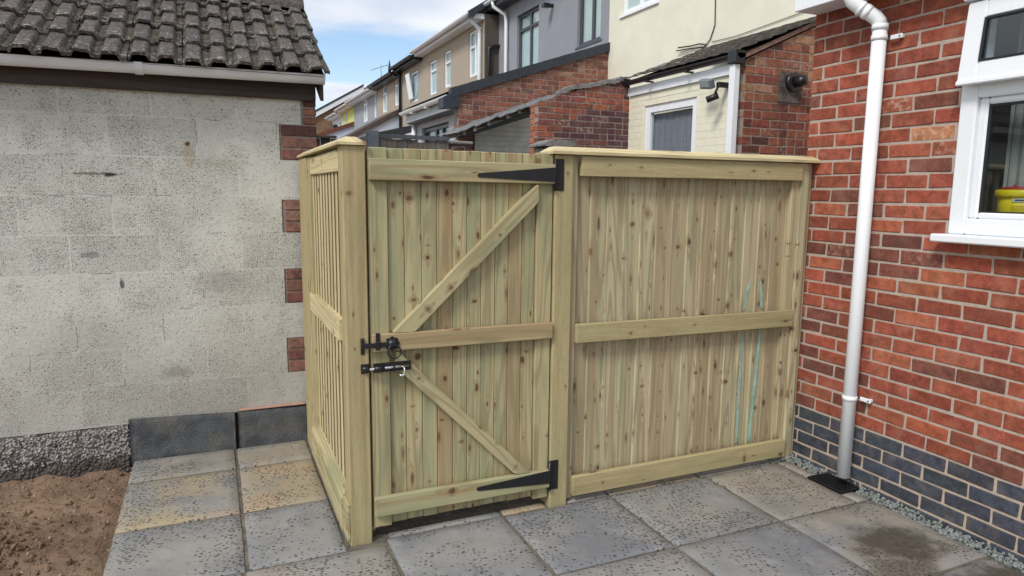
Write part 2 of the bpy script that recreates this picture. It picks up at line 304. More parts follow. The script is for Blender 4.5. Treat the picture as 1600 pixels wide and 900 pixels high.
def mat_slab():
    g = NB('tumbled_paving'); o = g.obj(); a = g.sepc(g.attr().outputs['Color']); s = g.sepv(o)
    tan, off, dk = a[0], a[1], a[2]
    q = g.comb(s[0], s[1], g.math('MULTIPLY', off, 9.0))
    big = g.noise(q, 2.6, 4, 0.55); mid = g.noise(q, 9, 5, 0.6); fine = g.noise(q, 130, 3, 0.6)
    c = g.mix(g.step(big, 0.35, 0.66), (0.175, 0.184, 0.199), (0.265, 0.261, 0.252))
    c = g.mix(g.math('MULTIPLY', g.step(mid, 0.52, 0.74), 0.6), c, (0.31, 0.31, 0.31)); c = g.mix(g.math('MULTIPLY', g.step(g.noise(q, 24, 4, 0.65), 0.45, 0.3), 0.5), c, (0.12, 0.125, 0.14))
    tm = g.math('MULTIPLY', tan, g.step(g.noise(q, 2.1, 3, 0.5), 0.30, 0.56))
    c = g.mix(g.math('MULTIPLY', tm, 0.9), c, (0.35, 0.285, 0.185))
    c = g.mix(g.math('MULTIPLY', g.math('MULTIPLY', tan, g.step(g.noise(q, 3.4, 3), 0.56, 0.70)), 0.45), c, (0.40, 0.255, 0.16))
    c = g.mix(g.math('MULTIPLY', dk, 0.6), c, (0.10, 0.11, 0.125))
    # chipped pits
    rot = g.n('ShaderNodeVectorRotate', rotation_type='Z_AXIS'); g.l(q, rot.inputs[0]); rot.inputs['Angle'].default_value = 0.35
    v = g.vor(g.map(rot.outputs[0], (1.0, 1.75, 1.0)), 44, dim='2D'); vc = g.sepc(v.outputs['Color'])
    dn = g.math('MULTIPLY_ADD', g.noise(q, 3.6, 3), 1.25, g.math('MULTIPLY_ADD', off, 0.14, 0.0))
    pit = g.math('MULTIPLY', g.step(g.math('DIVIDE', v.outputs['Distance'], g.math('MULTIPLY_ADD', vc[1], 0.26, 0.13)), 0.75, 1.15, 1, 0), g.math('LESS_THAN', vc[0], g.step(dn, 0.52, 0.92, 0.0, 0.95)))
    c = g.mix(g.math('MULTIPLY', pit, 0.84), c, (0.032, 0.032, 0.032))
    c = g.mix(g.step(fine, 0.55, 0.8, 0, 0.3), c, (0.12, 0.12, 0.125))
    # spilt wet patch near the drain
    def blob(px, py, rx, ry):
        dx = g.math('DIVIDE', g.math('SUBTRACT', s[0], px), rx); dy = g.math('DIVIDE', g.math('SUBTRACT', s[1], py), ry)
        dd = g.math('SQRT', g.math('ADD', g.math('MULTIPLY', dx, dx), g.math('MULTIPLY', dy, dy)))
        dd = g.math('MULTIPLY_ADD', g.math('SUBTRACT', g.noise(o, 6, 5, 0.65), 0.5), 2.6, dd)
        return g.step(dd, 0.45, 1.30, 1, 0)
    wet = g.math('MAXIMUM', blob(2.20, -0.93, 0.20, 0.17), g.math('MULTIPLY', blob(2.03, -1.12, 0.17, 0.15), 0.7))
    wet = g.math('MAXIMUM', wet, blob(2.25, -1.32, 0.26, 0.12))
    c = g.mix(g.math('MULTIPLY', wet, 0.85), c, (0.062, 0.052, 0.036))
    h = g.math('SUBTRACT', g.math('ADD', g.math('MULTIPLY', mid, 0.9), g.math('MULTIPLY', fine, 0.12)), g.math('MULTIPLY', pit, 0.5))
    rgh = g.math('MULTIPLY_ADD', wet, -0.42, g.step(mid, 0.3, 0.7, 0.5, 0.75))
    return g.done(c, rgh, g.bump(h, 0.5, 0.010), spec=0.4)
SLAB = mat_slab()
GROUT = mat_rough('sandy_joint', (0.17, 0.15, 0.12), (0.085, 0.078, 0.068), 22, 0.8, 0.02, 0.95, (0.25, 0.225, 0.17), 4.0)
def mat_dirt():
    g = NB('sandy_soil'); o = g.obj(); n1 = g.noise(o, 5, 6, 0.65); n2 = g.noise(o, 45, 5, 0.65); n3 = g.noise(o, 1.6, 3)
    c = g.mix(g.step(n1, 0.32, 0.68), (0.235, 0.155, 0.105), (0.145, 0.095, 0.068))
    c = g.mix(g.step(n3, 0.45, 0.68, 0, 0.7), c, (0.28, 0.195, 0.13))
    c = g.mix(g.step(n2, 0.56, 0.76, 0, 0.65), c, (0.07, 0.05, 0.04))
    v = g.vor(o, 70); vc = g.sepc(v.outputs['Color'])
    st = g.math('MULTIPLY', g.step(v.outputs['Distance'], 0.18, 0.3, 1, 0), g.math('GREATER_THAN', vc[0], 0.88))
    c = g.mix(g.math('MULTIPLY', st, 0.8), c, (0.42, 0.37, 0.29))
    h = g.math('ADD', g.math('ADD', n1, g.math('MULTIPLY', n2, 0.8)), st)
    return g.done(c, 0.97, g.bump(h, 0.9, 0.02), spec=0.15)
DIRT = mat_dirt()
def mat_found():
    g = NB('exposed_aggregate'); o = g.obj(); v = g.vor(o, 60); vc = g.sepc(v.outputs['Color']); s = g.sepv(o)
    c = g.mix(vc[0], (0.46, 0.42, 0.42), (0.24, 0.215, 0.215))
    c = g.mix(g.step(v.outputs['Distance'], 0.35, 0.62), c, (0.14, 0.12, 0.11))
    low = g.step(g.math('MULTIPLY_ADD', g.noise(o, 8, 4), 0.12, s[2]), 0.06, 0.16, 1, 0)
    c = g.mix(g.math('MULTIPLY', low, 0.85), c, (0.060, 0.048, 0.042))
    h = g.math('SUBTRACT', g.math('MULTIPLY', g.noise(o, 20, 4), 0.8), v.outputs['Distance'])
    return g.done(c, 0.95, g.bump(h, 1.0, 0.02), spec=0.2)
FOUND = mat_found()
def mat_rooftile():
    g = NB('mossy_concrete_tile'); o = g.obj(); a = g.sepc(g.attr().outputs['Color'])
    n1 = g.noise(o, 10, 5, 0.65); n2 = g.noise(o, 55, 4, 0.65); n3 = g.noise(o, 3, 4)
    c = g.mix(g.step(n1, 0.3, 0.7), (0.150, 0.128, 0.122), (0.090, 0.080, 0.080))
    c = g.mix(g.math('MULTIPLY', a[0], 0.4), c, (0.17, 0.145, 0.13))
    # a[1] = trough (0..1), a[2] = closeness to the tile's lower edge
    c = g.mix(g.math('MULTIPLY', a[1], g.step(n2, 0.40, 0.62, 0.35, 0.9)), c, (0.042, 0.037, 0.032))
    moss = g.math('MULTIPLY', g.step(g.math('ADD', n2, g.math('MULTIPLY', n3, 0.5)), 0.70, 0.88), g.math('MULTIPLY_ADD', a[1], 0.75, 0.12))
    c = g.mix(g.math('MULTIPLY', moss, 0.8), c, (0.10, 0.09, 0.05))
    li = g.math('MULTIPLY', g.step(g.noise(o, 42, 5, 0.7), 0.53, 0.62), g.math('MULTIPLY_ADD', g.step(a[2], 0.35, 0.85), 0.62, 0.25))
    c = g.mix(li, c, (0.44, 0.43, 0.40))
    c = g.mix(g.step(g.noise(o, 95, 4, 0.7), 0.50, 0.70, 0, 0.75), c, (0.03, 0.027, 0.026)); c = g.mix(g.step(g.noise(o, 38, 4, 0.7), 0.58, 0.72, 0, 0.5), c, (0.23, 0.21, 0.19))
    return g.done(c, 0.92, g.bump(g.math('ADD', n1, g.math('MULTIPLY', n2, 1.2)), 1.0, 0.02), spec=0.15)
RTILE = mat_rooftile()

# ------------------------------------------------------------------ mesh helpers
class MB:
    def __init__(s): s.v = []; s.f = []; s.uv = []; s.c = []; s.mi = []; s.sm = []
    def face(s, idx, uv=None, col=(0.5, 0.5, 0.5, 0.5), mi=0, sm=False):
        s.f.append(tuple(idx)); s.uv.append(uv); s.c.append(col if len(col) == 4 else (*col, 1)); s.mi.append(mi); s.sm.append(sm)
    def poly(s, pts, col=(0.5, 0.5, 0.5, 0.5), mi=0, uv=None, sm=False):
        b = len(s.v); s.v += [tuple(p) for p in pts]; s.face(range(b, b + len(pts)), uv, col, mi, sm)
    def box(s, x0, x1, y0, y1, z0, z1, ch=0.0, g=2, col=(0.5, 0.5, 0.5, 0.5), mi=0, M=None, jit=0.0):
        """box with chamfered edges; g = grain axis; M = optional matrix applied about the box's own centre"""
        c = Vector(((x0 + x1) / 2, (y0 + y1) / 2, (z0 + z1) / 2)); h = ((x1 - x0) / 2, (y1 - y0) / 2, (z1 - z0) / 2)
        ch = min(ch, min(h) * 0.6); oth = [i for i in range(3) if i != g]
        loc = {}; base = len(s.v); pts = []
        rng = range(3)
        for sx in (-1, 1):
            for sy in (-1, 1):
                for sz in (-1, 1):
                    sg = (sx, sy, sz)
                    jv = Vector((random.uniform(-jit, jit), random.uniform(-jit, jit), random.uniform(-jit, jit))) if jit else Vector((0, 0, 0))
                    if ch > 0:
                        for a in rng:
                            loc[(a, sg)] = len(pts); pts.append(Vector([sg[i] * (h[i] - (0 if i == a else ch)) for i in rng]) + jv)
                    else:
                        k = len(pts); pts.append(Vector([sg[i] * h[i] for i in rng]) + jv)
                        for a in rng: loc[(a, sg)] = k
        quads = []
        S = [(a, b) for a in (-1, 1) for b in (-1, 1)]
        def mk(a, sa, o1, v1, o2, v2):
            t = [0, 0, 0]; t[a] = sa; t[o1] = v1; t[o2] = v2; return tuple(t)
        for a in rng:
            o1, o2 = [i for i in rng if i != a]
            for sa in (-1, 1):
                quads.append([loc[(a, mk(a, sa, o1, v1, o2, v2))] for v1, v2 in ((-1, -1), (1, -1), (1, 1), (-1, 1))])
        if ch > 0:
            for a in rng:                                    # edges running along axis a
                o1, o2 = [i for i in rng if i != a]
                for v1, v2 in S:
                    quads.append([loc[(o1, mk(a, -1, o1, v1, o2, v2))], loc[(o1, mk(a, 1, o1, v1, o2, v2))], loc[(o2, mk(a, 1, o1, v1, o2, v2))], loc[(o2, mk(a, -1, o1, v1, o2, v2))]])
            for sx in (-1, 1):
                for sy in (-1, 1):
                    for sz in (-1, 1): quads.append([loc[(a, (sx, sy, sz))] for a in rng])
        for p in pts:
            q = (M @ p) if M is not None else p
            s.v.append(tuple(q + c))
        for q in quads:
            P = [pts[i] for i in q]; n = Vector((0, 0, 0))
            for i in range(len(P)): n += P[i].cross(P[(i + 1) % len(P)])
            cc = sum(P, Vector((0, 0, 0))) / len(P)
            if n.dot(cc) < 0: q = q[::-1]
            uv = [(pts[i][oth[0]] + pts[i][oth[1]] + c[oth[0]] + c[oth[1]], pts[i][g] + c[g]) for i in q]
            s.face([base + i for i in q], uv, col, mi)
    def prism(s, pts, off, col=(0.5, 0.5, 0.5, 0.5), mi=0, g=None, sm=False):
        """planar outline swept by off; both ends capped"""
        off = Vector(off); n = len(pts); b = len(s.v); P = [Vector(p) for p in pts]
        nr = Vector((0, 0, 0))
        for i in range(n): nr += (P[i] - P[0]).cross(P[(i + 1) % n] - P[0])
        if nr.dot(off) > 0: P = P[::-1]
        allp = P + [p + off for p in P]; s.v += [tuple(p) for p in allp]
        def u(i):
            p = allp[i]
            if g is None: return (p.x + p.y, p.z)
            o = [k for k in range(3) if k != g]; return (p[o[0]] + p[o[1]], p[g])
        def add(idx): s.face([b + i for i in idx], [u(i) for i in idx], col, mi, sm)
        add(range(n)); add([n + i for i in range(n)][::-1])
        for i in range(n):
            j = (i + 1) % n; add([i, n + i, n + j, j])
    def tube(s, path, r, n=14, col=(0.5, 0.5, 0.5, 0.5), mi=0, caps=True, closed=False):
        P = [Vector(p) for p in path]; m = len(P); b = len(s.v); rs = r if isinstance(r, (list, tuple)) else [r] * m
        up = None
        for i, p in enumerate(P):
            a = P[(i - 1) % m] if (i > 0 or closed) else p; c = P[(i + 1) % m] if (i < m - 1 or closed) else p
            t = (c - a).normalized()
            if up is None:
                up = t.orthogonal().normalized()
            up = (up - t * up.dot(t)).normalized(); w = t.cross(up)
            for k in range(n):
                an = 2 * math.pi * k / n; s.v.append(tuple(p + (up * math.cos(an) + w * math.sin(an)) * rs[i]))
        rng = range(m) if closed else range(m - 1)
        for i in rng:
            j = (i + 1) % m
            for k in range(n):
                l = (k + 1) % n; s.face([b + i * n + k, b + i * n + l, b + j * n + l, b + j * n + k], None, col, mi, True)
        if caps and not closed:
            s.face([b + k for k in range(n)][::-1], None, col, mi); s.face([b + (m - 1) * n + k for k in range(n)], None, col, mi)
    def build(s, name, mats, parent=None):
        me = bpy.data.meshes.new(name); me.from_pydata(s.v, [], s.f)
        mats = mats if isinstance(mats, (list, tuple)) else [mats]
        for m in mats: me.materials.append(m)
        uvl = me.uv_layers.new(name='UVMap'); ca = me.color_attributes.new('col', 'FLOAT_COLOR', 'CORNER')
        uvs = []; cols = []
        for i, f in enumerate(s.f):
            u = s.uv[i]
            for k, vi in enumerate(f):
                if u: uvs += [u[k][0], u[k][1]]
                else: uvs += [s.v[vi][0] + s.v[vi][1], s.v[vi][2]]
                c = s.c[i]; c = c[k] if isinstance(c[0], (tuple, list)) else c
                cols += list(c)
        me.uv_layers['UVMap'].data.foreach_set('uv', uvs); me.color_attributes['col'].data.foreach_set('color', cols)
        me.polygons.foreach_set('material_index', s.mi); me.polygons.foreach_set('use_smooth', s.sm)
        me.update()
        o = bpy.data.objects.new(name, me); COL.objects.link(o)
        if parent is not None:
            o.parent = parent
            if parent.type == 'EMPTY': o.matrix_parent_inverse = Matrix.Translation(parent.location).inverted()
        return o
def thing(name, label, cat, loc=(0, 0, 0), group=None):
    o = bpy.data.objects.new(name, None); COL.objects.link(o); o.location = loc; o.empty_display_size = 0.1
    o['label'] = label; o['category'] = cat
    if group: o['group'] = group
    return o
def tag(o, label, cat, group=None):
    o['label'] = label; o['category'] = cat
    if group: o['group'] = group
    return o
def struct(o): o['kind'] = 'structure'; return o
def wc(hmin=0.0, hmax=1.0, kn=0.5): return (random.uniform(hmin, hmax), random.random(), kn, 1)

def bisect(o, co, no):
    """cut away what lies on the side no points to"""
    import bmesh
    bm = bmesh.new(); bm.from_mesh(o.data); bmesh.ops.bisect_plane(bm, geom=bm.verts[:] + bm.edges[:] + bm.faces[:], plane_co=co, plane_no=no, clear_outer=True)
    bm.to_mesh(o.data); bm.free(); return o

def bricks(mb, O, U, n, u0, u1, k0, k1, L=0.225, H=0.075, j=0.0115, off0=0.0, colf=None, depth=0.06, proud=0.0, limit=None, mi=0, headers=0.0, jit=0.0023, ch=0.0035):
    """rows k0..k1 of bricks on the vertical plane through O with horizontal direction U and outward normal n"""
    U = Vector(U).normalized(); n = Vector(n).normalized(); O = Vector(O); Z = Vector((0, 0, 1))
    M = Matrix((U, n, Z)).transposed()
    for k in range(k0, k1):
        x = off0 + (0.0 if k % 2 == 0 else -L / 2)
        x -= math.ceil((x - u0) / L) * L
        rng = [(u0, u1)] if limit is None else limit(k)
        while x < u1:
            w = L
            pieces = [(x, x + w)]
            if random.random() < headers: pieces = [(x, x + w / 2), (x + w / 2, x + w)]
            for a, b in pieces:
                a += random.uniform(-.0015, .0015); b += random.uniform(-.0015, .0015)
                for r0, r1 in rng:
                    aa, bb = max(a + j / 2, r0), min(b - j / 2, r1)
                    if bb - aa < 0.025: continue
                    z0, z1 = k * H + j / 2 + random.uniform(-.001, .001), (k + 1) * H - j / 2 + random.uniform(-.001, .001)
                    c = O + U * ((aa + bb) / 2) + n * (proud - depth / 2 + random.uniform(-.0015, .0015)) + Z * ((z0 + z1) / 2)
                    hx, hy, hz = (bb - aa) / 2, depth / 2, (z1 - z0) / 2
                    b0 = len(mb.v)
                    mb.box(-hx, hx, -hy, hy, -hz, hz, ch, 0, colf(k, (aa + bb) / 2), mi, None, jit)
                    rm = Matrix.Rotation(random.uniform(-.006, .006), 3, 'Y')
                    for i in range(b0, len(mb.v)): mb.v[i] = tuple(M @ (rm @ Vector(mb.v[i])) + c)
            x += w
def rcol(base, var=0.14):
    f = 1 + random.uniform(-var, var); return tuple(max(0.005, c * f * (1 + random.uniform(-.06, .06))) for c in base) + (random.random(),)
def pick(*opts):
    t = random.random() * sum(w for w, _ in opts)
    for w, c in opts:
        t -= w
        if t <= 0: return rcol(c)
    return rcol(opts[-1][1])
RED_NEW = lambda k, u: pick((6, (0.295, 0.078, 0.046)), (4, (0.25, 0.066, 0.041)), (1.5, (0.32, 0.098, 0.054)), (1.8, (0.18, 0.062, 0.044)), (.2, (0.36, 0.17, 0.085)))
BLUE_NEW = lambda k, u: rcol((0.052, 0.060, 0.077), 0.15)[:3] + (.5,)

def wall_holes(mb, axis, P, a0, a1, z0, z1, holes, sgn=-1, depth=0.09, mi=0, rmi=0):
    """wall sheet on the plane axis=P (axis 0 or 1), with rectangular openings and their reveals; sgn = outward side"""
    A = sorted({a0, a1, *[h[0] for h in holes], *[h[1] for h in holes]}); Z = sorted({z0, z1, *[h[2] for h in holes], *[h[3] for h in holes]})
    A = [a for a in A if a0 <= a <= a1]; Z = [z for z in Z if z0 <= z <= z1]
    def pt(a, z, d=0.0): return (P - sgn * d, a, z) if axis == 0 else (a, P - sgn * d, z)
    for i in range(len(A) - 1):
        for k in range(len(Z) - 1):
            ca, cz = (A[i] + A[i + 1]) / 2, (Z[k] + Z[k + 1]) / 2
            if any(h[0] < ca < h[1] and h[2] < cz < h[3] for h in holes): continue
            q = [pt(A[i], Z[k]), pt(A[i + 1], Z[k]), pt(A[i + 1], Z[k + 1]), pt(A[i], Z[k + 1])]
            if (axis == 0) == (sgn < 0): q = q[::-1]
            mb.poly(q, mi=mi)
    for b0, b1, c0, c1 in holes:
        for (p, q) in (((b0, c0), (b0, c1)), ((b0, c1), (b1, c1)), ((b1, c1), (b1, c0)), ((b1, c0), (b0, c0))):
            mb.poly([pt(*p), pt(*q), pt(*q, depth), pt(*p, depth)], mi=rmi)
def window(root, axis, P, a0, a1, z0, z1, fmat, bars_v=(), bars_h=(), sgn=-1, fw=0.055, back=BLIND, sill=None, backd=0.045, name='window', curtain_gap=0.0, tophung=None):
    """window part: frame bars, with pane and blind as sub-parts; P = front of the frame"""
    def bx(mb, A0, A1, Z0, Z1, d0, d1, ch=0.004):
        p0, p1 = sorted((P - sgn * d0, P - sgn * d1))
        if axis == 0: mb.box(p0, p1, A0, A1, Z0, Z1, ch)
        else: mb.box(A0, A1, p0, p1, Z0, Z1, ch)
    m = MB()
    bx(m, a0, a0 + fw, z0, z1, 0, .06); bx(m, a1 - fw, a1, z0, z1, 0, .06); bx(m, a0 + fw, a1 - fw, z0, z0 + fw, .001, .06); bx(m, a0 + fw, a1 - fw, z1 - fw, z1, .001, .06)
    for b in bars_v: bx(m, b - fw * .55, b + fw * .55, z0 + fw, z1 - fw, .002, .058)
    for (b0, b1, zz) in bars_h: bx(m, b0, b1, zz - fw * .5, zz + fw * .5, .003, .057)
    o = m.build(name, fmat, root)
    g = MB(); bx(g, a0 + fw * .5, a1 - fw * .5, z0 + fw * .5, z1 - fw * .5, .03, .036, 0); g.build('pane', GLASS, o)
    b = MB(); bx(b, a0 + fw * .5 + curtain_gap, a1 - fw * .5, z0 + fw * .5, z1 - fw * .5, backd, backd + .01, 0); b.build('blind', back, o)
    if sill:
        k = MB(); bx(k, a0 - .05, a1 + .05, z0 - .045, z0 - .002, -.06, .05); k.build('sill', sill, o)
    return o

# ------------------------------------------------------------------ ground
m = MB()
m.poly([(-400, -400, -0.16), (400, -400, -0.16), (400, 600, -0.16), (-400, 600, -0.16)])
struct(m.build('ground', DIRT))
m = MB()
m.poly([(-0.115, 0.075, -0.012), (4.0, 0.075, -0.012), (4.0, 6.9, -0.012), (-0.115, 6.9, -0.012)])
struct(m.build('yard_floor', CONCY))
m = MB(); m.poly([(-0.0, 0.0625, -0.006), (0.895, 0.0625, -0.006), (0.895, 0.5, -0.006), (-0.0, 0.5, -0.006)])
struct(m.build('threshold_soil', mat_rough('dark_soil', (.085, .068, .055), (.05, .042, .036), 30, .9, .02, .95, (.13, .11, .085), 9)))
# sandy soil left of the paving: dug and lumpy
m = MB(); nx, ny = 170, 190; X0, X1, Y0, Y1 = -4.2, -1.05, -3.4, 1.50
def dz(x, y):
    p = Vector((x, y, 0)); z = -0.045 + 0.022 * mnoise.noise(p * 2.2) + 0.018 * mnoise.noise(p * 7) + 0.013 * mnoise.noise(p * 19) + 0.008 * mnoise.noise(p * 41)
    lump = max(0, 1 - math.hypot((x + 1.75) / 0.42, (y - 0.55) / 0.5)); z += 0.10 * lump * (0.7 + 0.6 * mnoise.noise(p * 9))
    z -= 0.03 * max(0, 1 - abs(y - 1.25) / 0.25)
    z += 0.03 * max(0, 1 - (1.47 - y) / 0.16)
    e = max(0, min(1, (x + 1.15) / 0.08)); z = z * (1 - e) + (-0.07) * e
    return z
for j in range(ny + 1):
    for i in range(nx + 1):
        x = X0 + (X1 - X0) * (i / nx) ** 0.7; y = Y0 + (Y1 - Y0) * (1 - (1 - j / ny) ** 1.4); m.v.append((x, y, dz(x, y)))
for j in range(ny):
    for i in range(nx):
        a = j * (nx + 1) + i; m.face((a, a + 1, a + nx + 2, a + nx + 1), sm=True)
def ico_():
    t = (1 + 5 ** .5) / 2; V = [(-1, t, 0), (1, t, 0), (-1, -t, 0), (1, -t, 0), (0, -1, t), (0, 1, t), (0, -1, -t), (0, 1, -t), (t, 0, -1), (t, 0, 1), (-t, 0, -1), (-t, 0, 1)]
    F = [(0, 11, 5), (0, 5, 1), (0, 1, 7), (0, 7, 10), (0, 10, 11), (1, 5, 9), (5, 11, 4), (11, 10, 2), (10, 7, 6), (7, 1, 8), (3, 9, 4), (3, 4, 2), (3, 2, 6), (3, 6, 8), (3, 8, 9), (4, 9, 5), (2, 4, 11), (6, 2, 10), (8, 6, 7), (9, 8, 1)]
    return [Vector(v).normalized() for v in V], F
IV, IF = ico_()
def pebble(mb, x, y, z, r, col=(.5, .5, .5, 1), mi=0):
    E_ = Euler((random.uniform(0, 6), random.uniform(0, 6), random.uniform(0, 6))).to_matrix(); b = len(mb.v); sc = (random.uniform(.7, 1.3), random.uniform(.6, 1.1), random.uniform(.5, .9))
    for v in IV:
        k = r * random.uniform(.72, 1.15); q = E_ @ Vector((v.x * sc[0] * k, v.y * sc[1] * k, v.z * sc[2] * k)); mb.v.append((x + q.x, y + q.y, z + q.z))
    for f in IF: mb.face([b + i for i in f], None, col, mi)
for i in range(5200):                                      # crumbs, clods and small stones
    x = random.uniform(-2.6, -1.12); y = random.uniform(-0.9, 1.42); cl_ = mnoise.noise(Vector((x * 2.3, y * 2.3, 4)))
    if random.random() > .55 + cl_ * 1.4 and i % 3: continue
    r = random.choice((.003, .004, .005, .006, .008)) if random.random() < .93 else random.uniform(.010, .022)
    pebble(m, x, y, dz(x, y) + r * .3, r, mi=1 if random.random() < .16 else 0)
for i in range(900):
    x = -1.75 + random.gauss(0, .16); y = .55 + random.gauss(0, .22); r = random.uniform(.006, .020); pebble(m, x, y, dz(x, y) + r * .4, r)
for i in range(260):                                       # trodden on to the edge of the paving
    x = -1.095 + abs(random.gauss(0, .018)); y = random.uniform(-.9, 1.40); pebble(m, x, y, .001 if x > -1.08 else -.02, random.uniform(.002, .005), mi=1 if random.random() < .3 else 0)
struct(m.build('soil', [DIRT, mat_rough('pale_grit', (.42, .37, .30), (.30, .26, .21), 40, .3, .005)]))
# paving: slabs of one sheet with raised, slightly uneven flags
m = MB()
def FR(i, n, L):
    e = 0.005 / L
    return 0.0 if i == 0 else 1.0 if i == n else e + (1 - 2 * e) * (i - 1) / (n - 2)
def flag(x0, x1, y0, y1, tan=0.0, dk=0.0, cut=None):
    j = 0.0082; t = random.uniform(-.0015, .0015); col = (tan, random.random(), dk, 1)
    M = Matrix.Rotation(random.uniform(-.0025, .0025), 3, 'X') @ Matrix.Rotation(random.uniform(-.0025, .0025), 3, 'Y')
    nX, nY = max(4, int((x1 - x0) / .045)), max(4, int((y1 - y0) / .045)); b = len(m.v); sd = random.random() * 50
    for jy in range(nY + 1):
        for ix in range(nX + 1):
            fx, fy = FR(ix, nX, x1 - x0), FR(jy, nY, y1 - y0); x = x0 + j + (x1 - x0 - 2 * j) * fx; y = y0 + j + (y1 - y0 - 2 * j) * fy
            ed = min(fx * (x1 - x0), (1 - fx) * (x1 - x0), fy * (y1 - y0), (1 - fy) * (y1 - y0))
            wob = 0.0035 * mnoise.noise(Vector((x * 9, y * 9, sd))) + 0.003 * mnoise.noise(Vector((x * 31, y * 31, sd)))
            if ix in (0, nX): x += wob
            if jy in (0, nY): y += wob
            q = M @ Vector((x - (x0 + x1) / 2, y - (y0 + y1) / 2, 0))
            z = t + q.z + 0.0022 * mnoise.noise(Vector((x * 5, y * 5, sd))) - (0.005 if ed < 0.001 else 0)
            m.v.append((x, y, z))
    for jy in range(nY):
        for ix in range(nX):
            a = b + jy * (nX + 1) + ix; m.face((a, a + 1, a + nX + 2, a + nX + 1), None, col, 0, True)
    rim = [b + i for i in range(nX + 1)] + [b + k * (nX + 1) + nX for k in range(1, nY + 1)] + [b + nY * (nX + 1) + i for i in range(nX - 1, -1, -1)] + [b + k * (nX + 1) for k in range(nY - 1, 0, -1)]
    lo = len(m.v)
    for r in rim: v = m.v[r]; m.v.append((v[0], v[1], -0.045))
    for i in range(len(rim)):
        k = (i + 1) % len(rim); m.face((rim[i], lo + i, lo + k, rim[k]), None, col, 0, False)
XL = [-1.085, -0.53, -0.112]
rowsL = [(1.099, 1.435), (0.516, 1.099), (-0.045, 0.516)]
tl = {(0, 0): .35, (0, 1): .6, (1, 0): 1.0, (1, 1): .9, (2, 0): .12, (2, 1): 0.05}
for r, (y0, y1) in enumerate(rowsL):
    for c in range(2): flag(XL[c], XL[c + 1], y0, y1, tl[(r, c)])
XR = [-1.085, -0.545, 0.055, 0.640, 1.246, 1.872, 2.487]
YR = [-0.045, -0.567, -1.175, -1.785, -2.395, -3.0, -3.6]
for r in range(6):
    for c in range(6):
        y1, y0 = YR[r], YR[r + 1]
        y1 = 0.0 if (r == 0 and c >= 2) else y1
        if r == 0 and c == 1: flag(XR[c], XR[c + 1], y0, -0.045, 0.25); continue
        if r == 0 and c == 5:
            flag(XR[c], 2.395, y0, y1, 0.45); flag(2.395, XR[c + 1], y0, -0.455, 0.3); flag(2.395, XR[c + 1], -0.228, y1, 0.5); continue
        flag(XR[c], XR[c + 1], y0, y1, (0.35 if (r == 1 and c == 5) else random.choice((0, 0, .1, .2))))
for (x0, x1, tn) in ((0.075, 0.64, 0.1), (0.64, 0.885, 1.0), (0.99, 1.246, .05), (1.246, 1.84, .9), (1.84, 2.45, .4)):
    flag(x0, x1, 0.0, 0.062, tn)
struct(m.build('patio', SLAB))
m = MB(); m.poly([(-1.08, -3.59, -0.009), (2.485, -3.59, -0.009), (2.485, 0.07, -0.009), (-1.08, 0.07, -0.009)])
m.poly([(-1.08, 0.07, -0.009), (-0.112, 0.07, -0.009), (-0.112, 1.435, -0.009), (-1.08, 1.435, -0.009)])
struct(m.build('paving_joints', GROUT))

# ------------------------------------------------------------------ our brick house (right)
XW = 2.555; WY0 = 0.085
house = thing('brick_house', 'red brick house wall with blue brick plinth and white window at right', 'house', (XW, WY0, 0))
m = MB()
WIN_Y, WIN_Z0, WIN_Z1 = -0.800, 1.385, 2.425
def lim(k):
    z = 0.33 + .075 * k + .0375
    u1 = WY0 - WIN_Y if WIN_Z0 < z < WIN_Z1 else 4.2
    return [(0.0, u1)] + ([(WY0 + 3.0, 4.2)] if u1 < 4 else [])
offE = WY0 + 0.104
bricks(m, (XW, WY0, 0.33), (0, -1, 0), (-1, 0, 0), 0.0, 4.2, 0, 30, off0=offE % .225, colf=RED_NEW, limit=lim, depth=0.1)
bricks(m, (XW, WY0, 0.33), (0, -1, 0), (-1, 0, 0), 0.0, 4.2, -6, 0, off0=offE % .225, colf=BLUE_NEW, depth=0.1, mi=0)
bricks(m, (XW, WY0, 0.33), (1, 0, 0), (0, 1, 0), 0.105, 3.0, 0, 30, off0=0.1, colf=RED_NEW, depth=0.05)
for (y0, y1, z0, z1, mi) in ((WY0 - 4.2, WY0 - .006, 0.33, WIN_Z0, 1), (WIN_Y, WY0 - .006, WIN_Z0, WIN_Z1, 1), (WY0 - 4.2, WY0 - 3.0, WIN_Z0, WIN_Z1, 1), (WY0 - 4.2, WY0 - .006, WIN_Z1, 2.60, 1), (WY0 - 4.2, WY0 - .006, -.15, 0.33, 2)):
    m.box(XW + .0045, XW + .10, y0, y1, z0, z1, 0, mi=mi)
m.box(XW + .10, XW + 3.0, WY0 - .1, WY0 - .006, -.15, 2.60, 0, mi=1)
m.build('wall', [BRICK, MORTAR, MORTARB], house)
# room behind the window
m = MB(); x0, x1, y0, y1, z0, z1 = XW + .1, XW + 2.6, -3.3, -0.2, 0.0, 2.5
for q in ([(x1, y0, z0), (x1, y1, z0), (x1, y1, z1), (x1, y0, z1)], [(x0, y0, z0), (x1, y0, z0), (x1, y0, z1), (x0, y0, z1)], [(x0, y1, z0), (x1, y1, z0), (x1, y1, z1), (x0, y1, z1)],
          [(x0, y0, z0), (x1, y0, z0), (x1, y1, z0), (x0, y1, z0)], [(x0, y0, z1), (x1, y0, z1), (x1, y1, z1), (x0, y1, z1)]): m.poly(q)
m.build('room', ROOM, house)
m = MB(); m.box(XW + .105, XW + .42, -3.0, WIN_Y + .02, 1.42, 1.462, .004); m.build('window_board', UPVCG, house)
